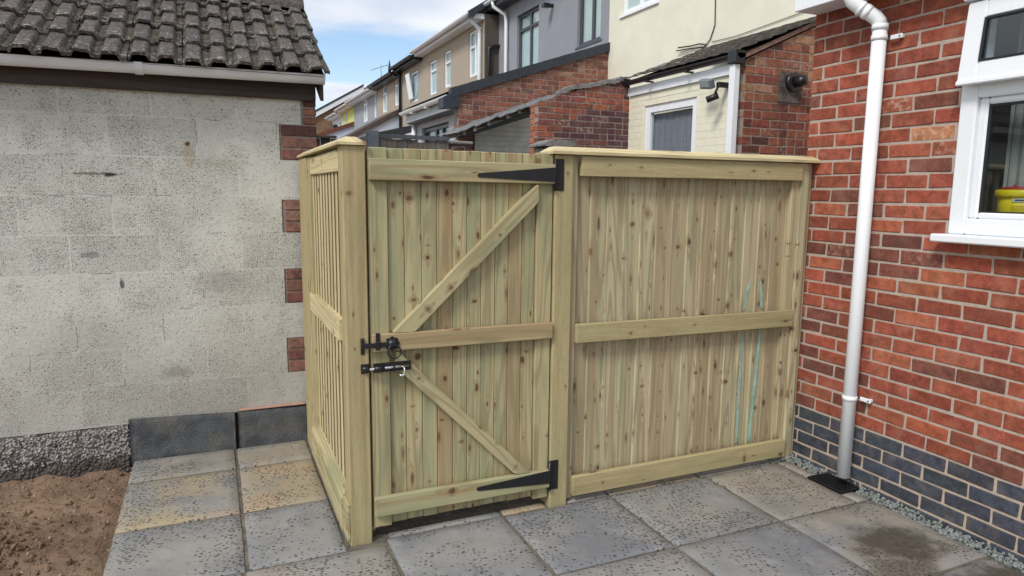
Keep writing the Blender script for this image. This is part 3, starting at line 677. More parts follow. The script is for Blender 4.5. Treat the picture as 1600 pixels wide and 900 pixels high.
# window: outer frame proud of the brick, fixed light below, tilted top-hung vent above
FX = XW - .022
m = MB()
m.box(FX, FX + .09, WIN_Y - .075, WIN_Y, 1.40, 2.425, .006); m.box(FX + .001, FX + .09, -2.2, WIN_Y - .075, 1.40, 1.472, .006)
m.box(FX + .001, FX + .09, -2.2, WIN_Y - .075, 2.005, 2.075, .006); m.box(FX + .001, FX + .09, -2.2, WIN_Y - .075, 2.37, 2.425, .006)
m.box(FX + .002, FX + .09, -2.0, -1.93, 1.472, 2.005, .006); m.box(FX + .002, FX + .09, -2.0, -1.93, 2.075, 2.37, .006)
m.box(FX + .018, FX + .07, WIN_Y - .115, WIN_Y - .075, 1.472, 2.005, .008); m.box(FX + .019, FX + .07, -1.93, WIN_Y - .115, 1.472, 1.500, .008); m.box(FX + .019, FX + .07, -1.93, WIN_Y - .115, 1.975, 2.005, .008)
wfr = m.build('window', UPVC, house)
m = MB(); a = WIN_Y - .115
m.box(FX + .028, FX + .06, a - .012, a, 1.500, 1.975, 0); m.box(FX + .028, FX + .06, -1.93, a - .012, 1.500, 1.506, 0); m.box(FX + .028, FX + .06, -1.93, a - .012, 1.965, 1.975, 0); m.build('gasket', RUBBER, wfr)
m = MB(); m.box(FX + .034, FX + .040, -1.93, a - .012, 1.506, 1.965, 0); m.build('pane', GLASS, wfr)
m = MB(); m.box(FX - .075, FX + .02, -2.25, WIN_Y + .032, 1.362, 1.399, .006); m.build('sill', UPVC, wfr)
m = MB(); m.box(FX - .03, FX + .05, -2.22, WIN_Y + .008, 2.426, 2.440, .003); m.build('drip_strip', UPVCG, wfr)
# vent sash, hinged along its top edge and pushed out at the bottom
ang = R_(5.5); hz = 2.412; Ms = Matrix.Rotation(ang, 3, 'Y')
def hung(mb, d0, d1, y0, y1, zz0, zz1, ch=.006):
    b = len(mb.v); mb.box(d0, d1, y0, y1, zz0, zz1, ch)
    for i in range(b, len(mb.v)):
        q = Ms @ Vector(mb.v[i]); mb.v[i] = (FX - .012 + q.x, q.y, hz + q.z)
S0, S1, SH = WIN_Y - .012, -1.95, -0.345
m = MB(); hung(m, -.014, .025, S0 - .085, S0, SH, 0); hung(m, -.014, .025, S1, S1 + .085, SH, 0); hung(m, -.013, .025, S1 + .085, S0 - .085, SH, SH + .085); hung(m, -.013, .025, S1 + .085, S0 - .085, -.075, 0)
hung(m, -.020, -.002, S1, S0, SH - .012, SH + .010, .004)
ss = m.build('vent_sash', UPVC, wfr)
m = MB(); hung(m, -.018, .012, S0 - .097, S0 - .085, SH + .085, -.075, 0); hung(m, -.018, .012, S1 + .085, S0 - .097, SH + .085, SH + .091, 0); hung(m, -.018, .012, S1 + .085, S0 - .097, -.084, -.075, 0)
hung(m, -.012, -.006, S1 + .085, S0 - .097, SH + .091, -.084, 0); m2 = m
g2 = MB(); hung(g2, -.010, -.005, S1 + .085, S0 - .097, SH + .091, -.084, 0)
m = MB(); hung(m, -.018, .012, S0 - .097, S0 - .085, SH + .085, -.075, 0); hung(m, -.018, .012, S1 + .085, S0 - .097, SH + .085, SH + .091, 0); hung(m, -.018, .012, S1 + .085, S0 - .097, -.084, -.075, 0)
m.build('vent_gasket', RUBBER, wfr); g2.build('vent_pane', GLASS, wfr)
# boxed eaves
m = MB(); m.box(2.385, 2.40, -4.0, 0.075, 2.562, 2.78, .003); m.build('fascia', UPVC, house)
m = MB(); m.box(2.4005, XW + .02, -4.0, 0.075, 2.565, 2.575, 0); m.build('soffit', UPVCG, house)
m = MB(); m.box(2.4005, XW + .05, 0.060, 0.0745, 2.576, 2.78, 0); m.build('box_end', UPVC, house)
m = MB(); m.prism([(2.37, 0.09, 2.785), (5.6, 0.09, 4.3), (5.6, 0.09, 4.22), (2.37, 0.09, 2.70)], (0, -4.2, 0)); m.build('roof', ROOFD, house)
# downpipe, swan neck and clips
PX, PY = 2.487, -0.390
m = MB(); path = [(PX, PY, .055), (PX, PY, 1.2), (PX, PY, 2.40)]
m.tube(path, .0345, 20)
m.tube([(PX, PY, 2.405), (PX - .004, PY + .004, 2.425), (PX - .016, PY + .016, 2.447), (PX - .035, PY + .035, 2.467), (PX - .075, PY + .07, 2.505), (PX - .098, PY + .09, 2.530), (PX - .108, PY + .10, 2.560), (PX - .108, PY + .10, 2.64)], .0345, 20)
m.tube([(PX, PY, 2.385), (PX, PY, 2.412)], .0385, 20); m.tube([(PX - .040, PY + .038, 2.470), (PX - .054, PY + .051, 2.484)], .0375, 20); m.tube([(PX - .062, PY + .058, 2.490), (PX - .072, PY + .067, 2.500)], .0375, 20)
dp = m.build('downpipe', UPVC, house)
for zc in (0.497, 2.347):
    m = MB(); m.tube([(PX, PY, zc - .012), (PX, PY, zc + .012)], .038, 20)
    m.box(XW - .030, XW - .022, PY - .095, PY - .030, zc - .011, zc + .011, .003); m.box(XW - .022, XW - .002, PY - .090, PY - .070, zc - .009, zc + .009, .003)
    cl_ = m.build('clip', UPVC, dp)
    m = MB(); m.tube([(XW - .0335, PY - .083, zc), (XW - .029, PY - .083, zc)], .0045, 10); m.build('screw', GREYM, cl_)
# drain grate
dr = thing('drain_grate', 'black square grid drain cover under the white downpipe', 'drain cover', (2.487, -.34, 0))
m = MB(); x0, x1, y0, y1 = 2.400, 2.548, -.452, -.232
m.box(x0, x0 + .01, y0, y1, -.025, .006, .001); m.box(x1 - .01, x1, y0, y1, -.025, .006, .001); m.box(x0 + .01, x1 - .01, y0, y0 + .01, -.025, .0055, .001); m.box(x0 + .01, x1 - .01, y1 - .01, y1, -.025, .0055, .001)
m.build('rim', BLACKP, dr)
m = MB()
for i in range(1, 9): y = y0 + (y1 - y0) * i / 9; m.box(x0 + .01, x1 - .01, y - .002, y + .002, -.02, .004, 0)
for i in range(1, 6): x = x0 + (x1 - x0) * i / 6; m.box(x - .002, x + .002, y0 + .01, y1 - .01, -.021, .0045, 0)
m.build('grid', BLACKP, dr)
m = MB(); m.box(x0 + .01, x1 - .01, y0 + .01, y1 - .01, -.09, -.06, 0); m.build('sump', BLACKP, dr)
# chippings between paving and wall
m = MB()
for i in range(2600):
    y = random.uniform(-2.6, 0.09); x = random.uniform(2.475, 2.562)
    if -.46 < y < -.225 and x < 2.555: continue
    pebble(m, x, y, random.uniform(-.03, .012), random.uniform(.006, .0135))
for i in range(120): pebble(m, random.uniform(2.40, 2.55), random.uniform(0.005, 0.085), random.uniform(-.01, .012), random.uniform(.007, .013))
m.poly([(2.47, -3.6, -.03), (2.58, -3.6, -.03), (2.58, .1, -.03), (2.47, .1, -.03)])
o = m.build('gravel', STONES); o['kind'] = 'stuff'; tag(o, 'grey green stone chippings along the foot of the brick wall', 'gravel')
# sharps-style tub standing on the window board
tub = thing('plastic_tub', 'round yellow plastic tub with red lid behind the window glass', 'tub', (2.80, -.955, 1.463))
def ring(mb, cx, cy, prof, n=32, cap=True):
    b = len(mb.v)
    for r, z in prof:
        for k in range(n): a = 2 * math.pi * k / n; mb.v.append((cx + r * math.cos(a), cy + r * math.sin(a), z))
    for i in range(len(prof) - 1):
        for k in range(n): l = (k + 1) % n; mb.face((b + i * n + k, b + i * n + l, b + (i + 1) * n + l, b + (i + 1) * n + k), sm=True)
    if cap: mb.face([b + (len(prof) - 1) * n + k for k in range(n)]); mb.face([b + k for k in range(n)][::-1])
m = MB(); ring(m, 2.80, -.955, [(.088, 1.4635), (.094, 1.58)]); m.build('body', YELLOW, tub)
m = MB(); ring(m, 2.80, -.955, [(.103, 1.572), (.106, 1.578), (.106, 1.598), (.100, 1.604)]); m.build('rim', YELLOW, tub)
m = MB(); ring(m, 2.80, -.955, [(.090, 1.6045), (.090, 1.612), (.060, 1.618), (.058, 1.626)]); m.build('lid', REDP, tub)
def curved(mb, a0, a1, z0, z1, r, n=8, mi=0):
    for k in range(n):
        p, q = R_(a0 + (a1 - a0) * k / n), R_(a0 + (a1 - a0) * (k + 1) / n)
        mb.poly([(2.80 + r * math.cos(p), -.955 + r * math.sin(p), z0), (2.80 + r * math.cos(q), -.955 + r * math.sin(q), z0), (2.80 + r * math.cos(q), -.955 + r * math.sin(q), z1), (2.80 + r * math.cos(p), -.955 + r * math.sin(p), z1)], mi=mi)
m = MB(); curved(m, 186, 216, 1.548, 1.566, .0955); curved(m, 194, 214, 1.553, 1.560, .0962, mi=1)
for i in range(7): curved(m, 186, 232, 1.476 + i * .009, 1.4785 + i * .009, .0946, mi=2)
m.build('sticker', [LABELW, INK, mat_plain('ochre_print', (0.55, 0.36, 0.02), .5)], tub)
m = MB(); 
for i in range(14): 
    y = -.90 - i * .012; m.poly([(2.74 + .008 * math.sin(i * 1.9), y, 1.463), (2.74 + .008 * math.sin((i + 1) * 1.9), y - .012, 1.463), (2.74 + .008 * math.sin((i + 1) * 1.9), y - .012, 2.38), (2.74 + .008 * math.sin(i * 1.9), y, 2.38)], sm=True)
tag(m.build('pleated_sheet', PLEAT), 'narrow grey pleated sheet hanging inside the white window', 'pleated_sheet')  # pleated grey sheet added as a paler vertical band behind the glass

# ------------------------------------------------------------------ timber posts, gate, fence
def post(x0, x1, y0, y1, z1, label):
    o = MB(); o.box(x0, x1, y0, y1, -.10, z1, .004, 2, (0.45, random.random(), .22, 1)); return o
p1 = thing('timber_post', 'sawn square gate post at the outer corner beside the latch side of the gate', 'post', (-.05, .05, 0), 'square timber gate posts')
post(-.097, .0, 0, .1, 1.756, '').build('shaft', WOODS, p1)
m = MB(); m.box(.0005, .028, .055, .095, .02, 1.74, .002, 2, wc()); m.build('gate_stop', WOODS, p1)
m = MB(); m.box(-.036, -.020, -.0045, -.0005, .866, .938, .004); m.box(-.036, -.022, -.020, -.005, .895, .936, .003); m.build('latch_keep', BLACKM, p1)
m = MB(); m.box(-.037, -.002, -.0045, -.0005, .781, .823, .001); m.tube([(-.034, -.012, .803), (-.002, -.012, .803)], .0125, 14); m.build('bolt_keep', BLACKM, p1)
p2 = thing('timber_post', 'sawn square hinge post between the gate and the fixed fence panel', 'post', (.94, .05, 0), 'square timber gate posts')
post(.895, .992, 0, .1, 1.747, '').build('shaft', WOODS, p2)
for (z0, z1) in ((1.578, 1.726), (.090, .242)):
    m = MB(); m.box(.886, .938, -.004, -.0005, z0, z1, .001); m.build('hinge_plate', BLACKM, p2)

gate = thing('timber_gate', 'boarded timber gate with diagonal braces, black strap hinges and ring latch', 'gate', (.45, .02, .05))
m = MB(); xs = [.095, .170, .247, .318, .392, .462, .530, .600, .668, .737, .805]
for i in range(10):
    a, b = xs[i], xs[i + 1]; zt = 1.752 - .004 * i / 10 + random.uniform(-.002, .002); zb = .058 + random.uniform(-.003, .003)
    col = ((.05, .45, .12, .95, .4, .08, .62, .2, .9, .5)[i], random.random(), random.choice((.55, .7, .85)), 1)
    mid = (a + b) / 2 + random.uniform(-.006, .006)
    m.box(a + .0008, b - .0008, .026, .043, zb, zt, .0030, 2, col)
m.build('boards', WOOD, gate)
for (x0, x1, b) in ((.010, .094, .052), (.8065, .888, .047)):
    m = MB(); m.box(x0, x1, .012, .043, b, 1.752, .003, 2, (.25, random.random(), .4, 1)); m.build('stile', WOOD, gate)
for (z0, z1, l0, h) in ((1.612, 1.702, .0145, .2), (.872, .950, .0145, .98), (.113, .203, .0125, .12)):
    m = MB(); tilt = -0.008
    M = Matrix.Rotation(.005, 3, 'Y')
    m.box(.0125, .887, -.018, .0118, z0, z1, .003, 0, (h, random.random(), .4, 1), M=M); m.build('rail', WOOD, gate)
def brace(pts, y0=-.014, y1=.0255):
    o = MB(); P = [Vector((x, 0, z)) for x, z in pts]
    dirv = max(((a - b) for a in P for b in P), key=lambda q: q.length).normalized(); per = Vector((-dirv.z, 0, dirv.x)); b = len(o.f); o.prism([(p.x, y0, p.z) for p in P], (0, y1 - y0, 0), (.45, random.random(), .55, 1))
    for i in range(b, len(o.f)):
        o.uv[i] = [((Vector(o.v[k]).dot(per)) + o.v[k][1], Vector(o.v[k]).dot(dirv)) for k in o.f[i]]
    return o
brace([(.110, .955), (.790, 1.604), (.800, 1.604), (.802, 1.525), (.205, .955), (.190, .953)]).build('brace', WOOD, gate)
brace([(.128, .868), (.780, .204), (.716, .206), (.690, .215), (.118, .795), (.118, .868)][::-1]).build('brace', WOOD, gate)
# strap hinges
for (zc, zl, t) in ((1.652, 1.643, 0), (.166, .168, 0)):
    m = MB(); m.prism([(.500, -.0215, zl - .009), (.494, -.0215, zl), (.500, -.0215, zl + .009), (.876, -.0215, zc + .033), (.884, -.0215, zc + .033), (.884, -.0215, zc - .033), (.876, -.0215, zc - .033)], (0, .003, 0))
    hg = m.build('strap_hinge', BLACKM, gate)
    m = MB(); m.tube([(.8865, -.012, zc - .072), (.8865, -.012, zc + .074)], .0075, 12); m.build('knuckle', BLACKM, hg)
    for k in range(3):
        x = .60 + k * .11; m = MB(); m.tube([(x, -.0235, zc + (.006 if k % 2 else -.006)), (x, -.0212, zc + (.006 if k % 2 else -.006))], .006, 10)
        m.build('screw', BLACKM, hg)
# ring latch
m = MB(); CX, CZ = .098, .908
for k in range(8):
    a = 2 * math.pi * k / 8; m.tube([(CX + .024 * math.cos(a), -.0225, CZ + .024 * math.sin(a)), (CX + .024 * math.cos(a), -.0183, CZ + .024 * math.sin(a))], .0095, 10)
m.tube([(CX, -.0183, CZ), (CX, -.024, CZ), (CX, -.034, CZ), (CX, -.040, CZ)], [.024, .024, .017, .008], 18)
la = m.build('ring_latch', BLACKM, gate)
m = MB(); m.tube([(CX + .004 + .0285 * math.cos(2 * math.pi * k / 28), -.040 + .004 * math.sin(2 * math.pi * k / 28), CZ - .032 + .0285 * math.sin(2 * math.pi * k / 28)) for k in range(28)], .0038, 8, closed=True); m.build('ring_handle', BLACKM, la)
m = MB(); m.box(-.030, .080, -.0275, -.0225, .896, .918, .002); m.build('latch_bar', BLACKM, la)
m = MB(); m.box(.026, .045, -.0215, -.0183, .884, .960, .006); m.box(.027, .044, -.033, -.0218, .888, .926, .003); m.build('latch_guide', BLACKM, la)
# padlock bolt
m = MB(); m.box(.013, .182, -.0185, -.0145, .784, .826, .001)
bo = m.build('bolt_plate', BLACKM, gate)
m = MB(); m.box(.016, .044, .0, .0118, .79, .82, 0); m.box(.044, .175, -.0144, .0118, .79, .82, 0); m.build('packer', WOOD, gate)
m = MB(); m.tube([(-.005, -.030, .804), (.168, -.030, .8075)], .0062, 12); m.tube([(.145, -.030, .807), (.147, -.040, .790), (.144, -.041, .772), (.135, -.041, .764), (.126, -.040, .772)], .0038, 10); m.build('bolt_rod', CHROME, bo)
m = MB(); m.tube([(.014, -.0285, .804), (.060, -.0285, .8045)], .0118, 14); m.build('bolt_guide', BLACKM, bo); m = MB(); m.box(.098, .106, -.040, -.0187, .786, .824, .002); m.build('bolt_guide', BLACKM, bo)

# fixed panel between hinge post and house
fp = thing('fence_panel', 'tall featheredge timber panel between the hinge post and brick house, with turquoise streaks', 'fence', (1.75, .03, 0))
m = MB(); x = 1.018; n = 14; pit = (2.395 - x) / n
for i in range(n):
    a = x + i * pit; b = a + pit + .018
    col = (random.choice((.05, .2, .4, .6, .8, .95, 1.0)), random.random(), random.choice((.5, .65, .8)), 1); s_ = random.uniform(-.002, .002)
    m.prism([(a, .0505 + s_ * .5, .04), (a + .003, .0475 + s_ * .5, .04), (b, .058, .04), (b, .066, .04), (a, .062, .04)], (0, 0, 1.68 + random.uniform(-.004, .004)), col, g=2)
m.build('boards', WOODP, fp)
for (x0, x1, y0) in ((.9935, 1.030, .022), (2.397, 2.452, .018)):
    m = MB(); m.box(x0, x1, y0, .075, .012, 1.745, .003, 2, (.8, random.random(), .4, 1)); m.build('stile', WOODP, fp)
for (x0, x1, y0) in ((2.4525, 2.510, .006), (2.5105, 2.552, .028)):
    m = MB(); m.box(x0, x1, y0, .09, .0, 1.745, .003, 2, (.35, random.random(), .45, 1)); m.build('wall_post', WOODP, fp)
for (x0, x1, za, zb, z2, h, dz) in ((1.031, 2.443, 1.648, 1.743, 0, .2, 0), (1.024, 2.443, .825, .920, 0, .2, 0), (1.022, 2.448, .034, .138, 0, .3, 0)):
    m = MB(); M = Matrix.Rotation(.009 if za == .825 else 0.0, 3, 'Y'); m.box(x0, x1, -.010, .0175, za, zb, .003, 0, (h, random.random(), .4, 1), M=M)
    m.build('rail', WOODS, fp)
def streak(xa, za, xb, zb, w):
    o = MB(); n = 26; pts = []
    for i in range(n + 1):
        t = i / n; x = xa + (xb - xa) * t + .004 * mnoise.noise(Vector((t * 9, xa * 50, 0))); ww = w * min(1, .45 + t * 5) * (.8 + .7 * abs(mnoise.noise(Vector((t * 13, xa * 30, 3))))) ; pts.append((x, za + (zb - za) * t, ww))
    return o, pts
def surf_y(x):
    i = int((x - 1.018) / pit); a = 1.018 + i * pit; return .0475 + (.058 - .0475) * (x - a - .003) / (pit + .015) - .0035
for (xa, za, xb, zb, w) in ((2.155, 1.085, 2.126, .925, .012), (2.236, 1.085, 2.256, .925, .011), (2.126, .818, 2.122, .142, .011), (2.258, .818, 2.218, .142, .012)):
    _, pts = streak(xa, za, xb, zb, w); m = MB()
    for i in range(len(pts) - 1):
        (x0, z0, w0), (x1, z1, w1) = pts[i], pts[i + 1]
        m.poly([(x0 - w0, surf_y(x0 - w0), z0), (x1 - w1, surf_y(x1 - w1), z1), (x1 + w1, surf_y(x1 + w1), z1), (x0 + w0, surf_y(x0 + w0), z0)])
    m.build('paint_streak', TURQ, fp)
def capping(x0, x1, y0, y1, z0, zs, zt, along, bev=.045, endb=.03):
    """weathered capping: short upright edge, then bevels up to a flat ridge"""
    o = MB()
    if along == 0: B = [(x0, y0), (x1, y0), (x1, y1), (x0, y1)]; T = [(x0 + endb, y0 + bev), (x1 - .02, y0 + bev), (x1 - .02, y1 - bev), (x0 + endb, y1 - bev)]
    else: B = [(x0, y0), (x1, y0), (x1, y1), (x0, y1)]; T = [(x0 + bev, y0 + endb), (x1 - bev, y0 + endb), (x1 - bev, y1), (x0 + bev, y1)]
    b = len(o.v); o.v += [(x, y, z0) for x, y in B] + [(x, y, zs) for x, y in B] + [(x, y, zt) for x, y in T]; col = (.2, random.random(), .35, 1)
    def f(idx):
        P = [o.v[i] for i in idx]; uv = [((p[1] + p[2]), p[0]) if along == 0 else ((p[0] + p[2]), p[1]) for p in P]; o.face(idx, uv, col)
    f((3, 2, 1, 0))
    for i in range(4):
        j = (i + 1) % 4; f((i, j, 4 + j, 4 + i)); f((4 + i, 4 + j, 8 + j, 8 + i))
    f((8, 9, 10, 11)); return o
capping(.868, 2.556, -.026, .125, 1.7485, 1.762, 1.785, 0).build('capping', WOODC, fp)

# side panel from the corner post back to the garage
sp = thing('fence_panel', 'short slatted timber side panel running from the corner post back to the garage', 'fence', (-.08, .75, 0))
m = MB(); n = 10; y = .10; pit2 = (1.03 - y) / n
for i in range(n):
    a = y + i * pit2; b = a + pit2 + .014; col = (random.choice((.1, .2, .3, .45)), random.random(), .35, 1)
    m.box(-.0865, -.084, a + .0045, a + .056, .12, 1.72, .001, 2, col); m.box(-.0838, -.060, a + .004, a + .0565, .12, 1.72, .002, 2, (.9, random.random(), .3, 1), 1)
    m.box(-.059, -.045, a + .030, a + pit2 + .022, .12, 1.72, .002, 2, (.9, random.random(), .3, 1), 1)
m.build('boards', [WOODC, mat_wood('slat_edge_shade', (0.22, 0.18, 0.10), (0.18, 0.145, 0.08), (0.15, 0.11, 0.06), (0.17, 0.155, 0.085), (0.08, 0.05, 0.03))], sp)  # slat edges and backs take a darker wood copy as painted shade lines
m = MB(); m.box(-.1, -.045, .985, 1.085, .02, 1.748, .003, 2, (.6, random.random(), .4, 1)); m.build('stile', WOOD, sp)
m = MB(); m.box(-.107, -.03, 1.0855, 1.425, 0, 1.748, .004, 2, (.5, random.random(), .3, 1)); m.build('end_post', WOODS, sp)
for (za, zb, x0, y1, rt) in ((1.650, 1.742, -.098, .983, 0), (.905, 1.002, -.112, 1.045, .012), (.040, .225, -.118, 1.12, 0)):
    m = MB()
    if za < .1:
        m.prism([(-.118, .1, .02), (-.118, .1, .175), (-.085, .1, .235), (-.05, .1, .235), (-.05, .1, .02)], (0, 1.02, 0), (.3, .37, .4, 1), g=1)
        m.box(-.112, -.0975, .0, .0995, .02, .19, .002, 1, (.3, .61, .2, 1))
    else: m.box(x0, -.05, .1005, y1, za, zb, .003, 1, (.25, random.random(), .35, 1), M=Matrix.Rotation(-rt, 3, 'X'))
    m.build('rail', WOODC if za > .5 else WOOD, sp)
capping(-.118, .004, -.014, 1.40, 1.757, 1.768, 1.791, 1, .04, .028).build('capping', WOODC, sp)

# ------------------------------------------------------------------ garage (left)
GY = 1.47; GX1 = 0.012; GZ = 2.112
ga = thing('block_garage', 'painted concrete block garage with mossy tiled roof and white gutter at left', 'garage', (-1.2, 2.4, 0))
m = MB()
quo = [(1.744, 1.955), (1.308, 1.509), (.873, 1.088), (.434, .656)]
zz = sorted({.215, GZ, *[z for q in quo for z in q]})
XLEFT = -5.2
nxs = 40
for i in range(len(zz) - 1):
    mid = (zz[i] + zz[i + 1]) / 2; wide = any(a < mid < b for a, b in quo)
    xr = GX1 - .218 if wide else GX1 - .092
    m.box(XLEFT, xr, GY, GY + .1, zz[i], zz[i + 1], 0)
m.build('wall', BLOCK, ga)
m = MB()
OLD_Q = lambda k, u: pick((4, (0.20, 0.095, 0.075)), (2, (0.15, 0.068, 0.06)), (2, (0.24, 0.12, 0.09)))
for i in range(len(zz) - 1):
    mid = (zz[i] + zz[i + 1]) / 2; wide = any(a < mid < b for a, b in quo); hb = (zz[i + 1] - zz[i]) / 3
    w = (.210 if wide else .085) + random.uniform(-.006, .006)
    nb = 3 if zz[i + 1] - zz[i] < .3 else int((zz[i + 1] - zz[i]) / .0725); hb = (zz[i + 1] - zz[i]) / nb
    for q in range(nb):
        z0 = zz[i] + q * hb; cuts = [GX1 - w, GX1]
        if wide and q == 1: cuts = [GX1 - w, GX1 - .105, GX1]
        for c in range(len(cuts) - 1): m.box(cuts[c] + .005, cuts[c + 1] - (.005 if cuts[c + 1] < GX1 else 0), GY - .002, GY + .11, z0 + .005, z0 + hb - .005, .004, 0, OLD_Q(0, 0), 0, None, .0015)
m.box(GX1 - .215, GX1 - .004, GY + .006, GY + .1, .215, GZ, 0, mi=1)
m.build('quoins', [BRICKO, MORTARO], ga)
m = MB(); m.box(GX1 - .1, GX1 - .006, GY + .1, 3.2, 0, GZ, 0); m.box(XLEFT, GX1 - .006, 3.1, 3.2, 0, GZ, 0); m.prism([(GX1 - .006, GY + .1, GZ), (GX1 - .006, 3.2, GZ), (GX1 - .006, 2.3, 2.74)], (-.1, 0, 0)); m.build('side_wall', MORTARO, ga)
# rough concrete foundation, exposed where the soil is dug away
m = MB(); nx, nz = 200, 14
for k in range(nz + 1):
    for i in range(nx + 1):
        x = XLEFT + (-1.10 - XLEFT) * (i / nx) ** .6; z = -.16 + .385 * k / nz; p = Vector((x, z * 1.0, 0))
        y = GY - .012 - .05 * (1 - k / nz) ** 1.2 + .022 * mnoise.noise(p * 12) + .018 * mnoise.noise(p * 30) + (0.03 if k == nz else 0)
        m.v.append((x, y, z))
for k in range(nz):
    for i in range(nx):
        a = k * (nx + 1) + i; m.face((a, a + 1, a + nx + 2, a + nx + 1), sm=True)
m.build('foundation', FOUND, ga)
m = MB()
for i in range(1500): 
    t = random.random(); z = random.uniform(.04, .20); pebble(m, random.uniform(-2.3, -1.09), GY - .012 - .05 * (1 - (z + .16) / .385) ** 1.2 + .002, z, random.uniform(.003, .009))
fo = m.build('aggregate', mat_rough('pale_aggregate', (.45, .41, .41), (.24, .215, .215), 25, .4, .006), ga); fo['kind'] = 'stuff'
# fascia, gutter, bargeboard
m = MB(); m.box(XLEFT, GX1 - .004, GY - .035, GY - .012, 2.098, 2.215, .004, 0, (.4, .3, .3, 1)); m.build('fascia', DARKW, ga)
m = MB(); gy, gz, gr = 1.338, 2.232, .050
pts = [(GX1 - .0 + .02, gy + gr * math.cos(a), gz + gr * math.sin(a)) for a in [math.pi + math.pi * k / 12 for k in range(13)]]
inn = [(p[0], gy + (gr - .004) * math.cos(a), gz + (gr - .004) * math.sin(a)) for p, a in zip(pts, [math.pi + math.pi * k / 12 for k in range(13)])][::-1]
lo = pts + inn
for k in range(len(lo)):
    a, b = lo[k], lo[(k + 1) % len(lo)]; m.poly([a, b, (XLEFT, b[1], b[2] - .05), (XLEFT, a[1], a[2] - .05)], sm=(k < 12))
gt = m.build('gutter', UPVCG, ga)
m = MB(); m.prism([(p[0] + .001, gy + (p[1] - gy) * 1.07, gz + (p[2] - gz) * 1.07 + (.006 if p[2] >= gz - .001 else 0)) for p in pts], (.012, 0, 0)); m.build('stop_end', UPVCG, gt)
for xb in (-.915, -2.0):
    m = MB()
    for k in range(12):
        a, b = math.pi + math.pi * k / 12, math.pi + math.pi * (k + 1) / 12; r = gr + .004
        m.prism([(xb - .02, gy + r * math.cos(a), gz - .007 + r * math.sin(a)), (xb - .02, gy + r * math.cos(b), gz - .007 + r * math.sin(b)), (xb - .02, gy + (r + .004) * math.cos(b), gz - .007 + (r + .004) * math.sin(b)), (xb - .02, gy + (r + .004) * math.cos(a), gz - .007 + (r + .004) * math.sin(a))], (.04, 0, 0))
    m.build('bracket', UPVCG, gt)
tanp = 0.58; eY, eZ = 1.255, 2.220; rY = 2.30
def rz(y): return eZ + (y - eY) * tanp
m = MB(); m.prism([(GX1 + .010, 1.36, rz(1.36) - .19), (GX1 + .010, 1.36, rz(1.36) - .045), (GX1 + .010, rY, rz(rY) - .045), (GX1 + .010, rY, rz(rY) - .19)], (.02, 0, 0), (.4, .7, .3, 1), g=1); m.build('bargeboard', DARKW, ga)
# tiles: overlapping courses of double-roll tiles, each tile its own island of the one sheet
def prof(t):                                              # t in 0..1 across one roll; flat-topped roll with a wide trough
    t %= 1.0
    def ss(e0, e1, x): x = max(0, min(1, (x - e0) / (e1 - e0))); return x * x * (3 - 2 * x)
    return ss(.06, .17, t) * (1 - ss(.66, .77, t))
TW = 0.256; RX1 = GX1 + .05; gauge = .247; ang_t = math.atan(tanp); ct, st = math.cos(ang_t), math.sin(ang_t)
m = MB()
for c in range(5):
    s0 = c * gauge; Ln = gauge + .06
    for t in range(21):
        xr = RX1 - t * TW + random.uniform(-.004, .004) ; xl = xr - TW + .004
        lift = random.uniform(0, .008); sk = random.uniform(-.006, .006); hue = random.random(); nS = 32; nL = 5; b = len(m.v)
        sh = random.uniform(-.010, .010); rj = (random.uniform(-.008, .008), random.uniform(-.008, .008))
        def P(i, l, under):
            fx = i / nS; x = xl + (xr - xl) * fx
            s = s0 + sh + (rj[int(min(.99, fx) * 2)] if l == 0 else 0) + Ln * l / nL + sk * (fx - .5)
            hh = .026 * prof(fx * 2.0) + (.020 + lift) * (1 - l / nL) + .007 * mnoise.noise(Vector((x * 13, s * 17, c * 3.7))) + .004 * mnoise.noise(Vector((x * 45, s * 40, c * 1.7))) - (.017 if under else 0) + .0015 * mnoise.noise(Vector((x * 20, s * 20, c)))
            y = eY + s * ct - hh * st; z = eZ + s * st + hh * ct; return (x, y, z)
        for l in range(nL + 1):
            for i in range(nS + 1): m.v.append(P(i, l, False))
        for l in range(nL):
            for i in range(nS):
                a = b + l * (nS + 1) + i
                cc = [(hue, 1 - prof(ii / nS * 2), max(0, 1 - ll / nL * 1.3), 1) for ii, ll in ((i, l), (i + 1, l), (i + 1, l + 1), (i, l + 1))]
                m.face((a, a + 1, a + nS + 2, a + nS + 1), None, cc, 0, True)
        b2 = len(m.v)
        for i in range(nS + 1): m.v.append(P(i, 0, False)); m.v.append(P(i, 0, True))
        for i in range(nS): m.face((b2 + 2 * i, b2 + 2 * i + 1, b2 + 2 * i + 3, b2 + 2 * i + 2), None, (hue, .2, .8, 1))
        for e in (0, nS):
            b3 = len(m.v)
            for l in range(nL + 1): m.v.append(P(e, l, False)); m.v.append(P(e, l, True))
            for l in range(nL): m.face((b3 + 2 * l, b3 + 2 * l + 1, b3 + 2 * l + 3, b3 + 2 * l + 2), None, (hue, .2, .3, 1))
for i in range(1500):                                       # moss cushions lodged in the troughs
    x = RX1 - .07 - random.randint(0, 34) * TW / 2 + random.uniform(-.03, .03) - .073 + .073; s = random.uniform(0, 5 * gauge); 
    x = RX1 - (random.randint(0, 40) - .08) * TW / 2 + random.uniform(-.018, .018)
    if x > RX1 - .01: continue
    fr = (s / gauge) % 1; hh = .018 * (1 - fr) + .004
    r = random.choice((.006, .008, .011, .016)); pebble(m, x, eY + s * ct - hh * st, eZ + s * st + hh * ct, r, (random.random() * .4, 1, random.choice((.1, .2, .5)), 1))
rf = m.build('roof', RTILE, ga)
